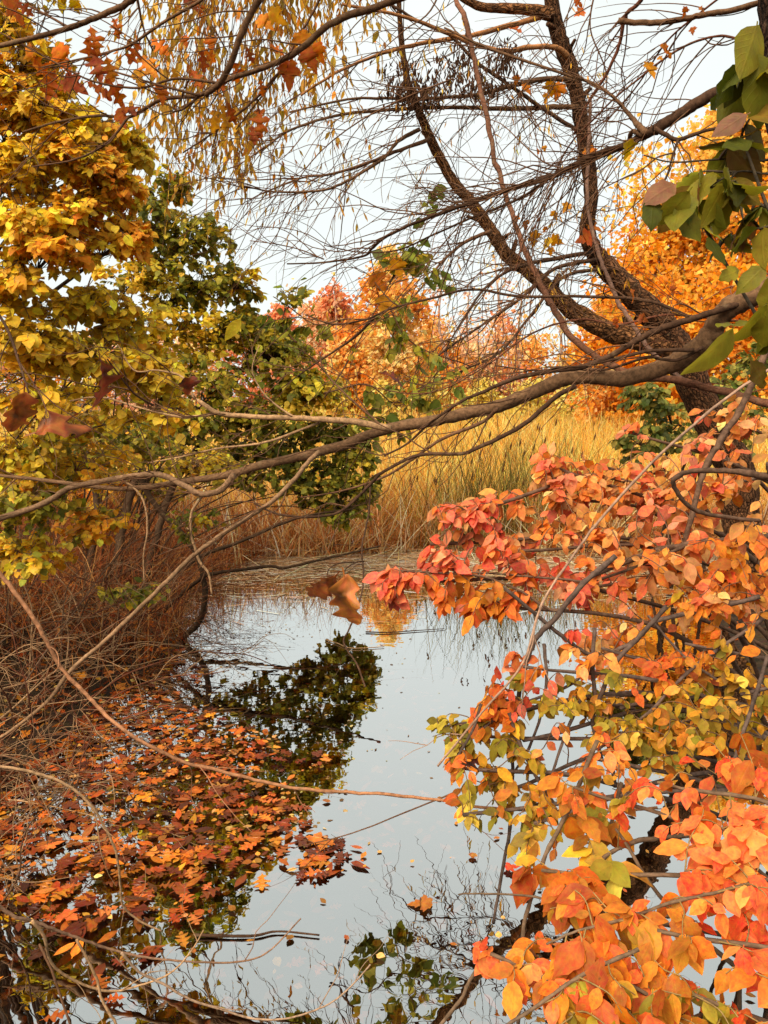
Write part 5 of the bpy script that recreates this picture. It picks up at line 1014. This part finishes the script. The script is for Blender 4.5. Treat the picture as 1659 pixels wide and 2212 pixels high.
dead_leaf(412, 842, 3.6, 52, 5, BR[2], 'small dark red leaf perched on the pale stub of a limb', 1.2, 'maple', (.6, -1, 0), .6)
dead_leaf(855, 811, 3.6, 70, 80, BR[2], 'flat brown leaf held level in front of the orange treeline', .9, 'oak', (0, -.5, 1), .3)
dead_leaf(502, 716, 3.4, 66, -35, lin(226, 196, 60), 'single bright yellow leaf standing out against the green shrub', .5, 'lance', (.6, -1, .2), .3, mat=M_LEAF)
dead_leaf(1012, 1655, 1.6, 60, -40, lin(96, 40, 26), 'very dark red brown leaf among the ochre leaves at the water side', 1.0, 'oak', (.4, -1, .2), .6)

# ------------------------------------------------------------------ fallen leaves: on the water, below it, on the bank
def scatter(n, xr, yr, fn):
    X = rng.uniform(*xr, n); Y = rng.uniform(*yr, n); k = rng.random(n) < fn(X, Y); return X[k], Y[k]
EDGE_Y = [1.5, 2.3, 2.7, 3.0, 3.4, 3.85, 4.4, 5.2, 6.0]; EDGE_X = [-.9, -.75, -.42, -.25, -.28, -.45, -.95, -1.35, -1.6]
def raft(X, Y):
    e = np.interp(Y, EDGE_Y, EDGE_X) - X + .16 * np.sin(Y * 7 + X * 3) + .10 * np.sin(X * 13 - Y * 5)
    nz = .5 + .5 * np.sin(X * 8.3 + 1.3 * np.sin(Y * 5.1)) * np.sin(Y * 7.7 + 1.7 * np.sin(X * 6.3))
    near = np.clip((Y - 2.35) / .5, .10, 1)
    return np.clip(e * 5 + .05, 0, 1) * (0.55 + .45 * nz) * near
FL = [lin(186, 100, 32), lin(166, 80, 26), lin(208, 128, 40), lin(140, 68, 26), lin(184, 112, 54), lin(118, 58, 26), lin(98, 50, 26)]
FY = [lin(214, 156, 54), lin(204, 132, 42), lin(180, 120, 48), lin(226, 180, 110), lin(160, 112, 42), lin(170, 92, 32)]
def flat_set(X, Y, z, zj, tilt, pbig=.6):
    n = len(X); big = rng.random(n) < pbig
    P = np.stack([X, Y, z + rng.random(n) * zj], 1); th = rng.random(n) * 6.283
    D = np.stack([np.cos(th), np.sin(th), rng.standard_normal(n) * tilt], 1); N = np.stack([rng.standard_normal(n) * tilt, rng.standard_normal(n) * tilt, np.where(rng.random(n) < .8, 1., -1.)], 1)
    S = np.where(big, rng.uniform(.038, .098, n), rng.uniform(.018, .046, n)); C = np.where(big[:, None], pal(FL, n, .32), pal(FY, n, .26))
    return P, D, N, S, C, big
BIGT = FLAT_O + FLAT_N + FLAT_M[:1]; SMT = FLAT_E + FLAT_R[:2] + FLAT_N
def split_mass(name, P, D, N, S, C, big, mat):
    a = Acc()
    for m, t in ((big, BIGT), (~big, SMT)):
        if m.any(): leaves_into(a, t, P[m], D[m], N[m], S[m], C[m])
    return link(name, a.mesh(name), mat, kind='stuff')
X, Y = scatter(21000, (-2.1, .5), (1.7, 6.2), lambda X, Y: raft(X, Y) * (pond_d(X, Y) > -.05))
X2, Y2 = scatter(900, (-.6, 1.2), (1.9, 3.6), lambda X, Y: .16 * np.clip(1.1 - np.abs(Y - 2.9), 0, 1) + .02)
X3, Y3 = scatter(500, (-1.6, 1.5), (3.5, 8.5), lambda X, Y: np.full(len(X), .05) * (pond_d(X, Y) > 0))
A1 = flat_set(X, Y, .003, .010, .06, .5); A2 = flat_set(np.concatenate([X2, X3]), np.concatenate([Y2, Y3]), .004, .01, .1, .12)
P, D, N, S, C, big = [np.concatenate([u, v]) for u, v in zip(A1, A2)]; C = C * np.array([.95, .80, .62])
x, y, z = project(P); inside = (x > 0) & (x < 1659) & (y > 0) & (y < 2212); order = np.argsort(-np.where(inside, S / z * rng.uniform(.6, 1.0, len(S)), 0)); pick = order[:290]; rest = order[290:]
P[pick, 2] += .006; deepk = rest[rng.random(len(rest)) < .66]; P[deepk, 2] = -.003 - .05 * rng.random(len(deepk)) ** 2; N[deepk] = nrm(N[deepk] + [0, 0, 2.0]) 
msB = leaf_meshes('fallen_leaf', BIGT, M_WET); msS = leaf_meshes('fallen_leaf', SMT, M_WET); MF = frames(D[pick], N[pick])
for i, k in enumerate(pick):
    ms = msB if big[k] else msS; q = rng.integers(len(ms)); o = leaf_object('fallen_leaf', ms[q], P[k], MF[i], S[k], C[k])
    shape = ('long narrow' if len(FLAT_O) <= q < len(FLAT_O) + len(FLAT_N) else 'lobed') if big[k] else 'small plain'
    lum = float(C[k] @ np.array([.35, .55, .1])); tone = 'dark brown' if lum < .12 else 'rust brown' if lum < .22 else 'amber orange' if lum < .36 else 'pale yellow'
    tag(o, f'{shape} {tone} fallen leaf floating on the pond', 'leaf', f'{shape} {tone} leaves floating on the pond')
split_mass('floating_leaves', P[rest], D[rest], N[rest], S[rest], C[rest], big[rest], M_WET)
# sunken leaves seen through the dark reflections
X, Y = scatter(3400, (-2.2, 1.4), (1.6, 6), lambda X, Y: np.clip(.85 - .45 * (X + .6), .12, .85) * (pond_d(X, Y) > 0.02))
P, D, N, S, C, big = flat_set(X, Y, 0, .02, .2, .7); P[:, 2] = np.maximum(ground_z(X, Y) + .012, -.17 - .1 * rng.random(len(X))) + rng.random(len(X)) * .02; P[:, 2] = np.minimum(P[:, 2], -.012)
split_mass('sunken_leaves', P, D, N, S, np.clip(C * 1.15, 0, .85), big, M_WET)
n = 3600; Xs = rng.uniform(-2.0, .9, n); Ys = rng.uniform(3.0, 8.6, n); kk = (pond_d(Xs, Ys) > 0) & (rng.random(n) < np.clip(.9 - .45 * (Xs + 1.6), .06, .9) * (.35 + .65 * (np.sin(Xs * 5 + Ys * 2) * np.sin(Ys * 3.3) > .1))); Xs, Ys = Xs[kk], Ys[kk]; n = len(Xs)
a = Acc(); th = rng.random(n) * 6.28; Ps = np.stack([Xs, Ys, .002 + .002 * rng.random(n)], 1); Ds = np.stack([np.cos(th), np.sin(th), 0 * th], 1); Ns = np.tile([0., 0, 1.], (n, 1))
leaves_into(a, [R_COARSE[1], E_COARSE[1], FLAT_N[0]], Ps, Ds, Ns + .05 * rng.standard_normal((n, 3)), rng.uniform(.008, .03, n), pal([lin(200, 170, 120), lin(150, 110, 60), lin(176, 150, 90), lin(110, 80, 44)], n, .2))
link('floating_debris', a.mesh('floating_debris'), M_WET, kind='stuff')
# litter on the bank
X, Y = scatter(12000, (-5.2, -1.4), (1.5, 9), lambda X, Y: (pond_d(X, Y) < .06) * np.clip(1.25 - .25 * np.abs(X + 2), .2, 1))
X2, Y2 = scatter(1800, (1.7, 5.5), (.6, 9), lambda X, Y: (pond_d(X, Y) < .02) * .8); X = np.concatenate([X, X2]); Y = np.concatenate([Y, Y2])
P, D, N, S, C, big = flat_set(X, Y, 0, .05, .38, .5); P[:, 2] += np.maximum(ground_z(X, Y), 0) + .012
split_mass('leaf_litter', P, D, N, S, C * np.array([1., .92, .84]), big, M_DEAD)
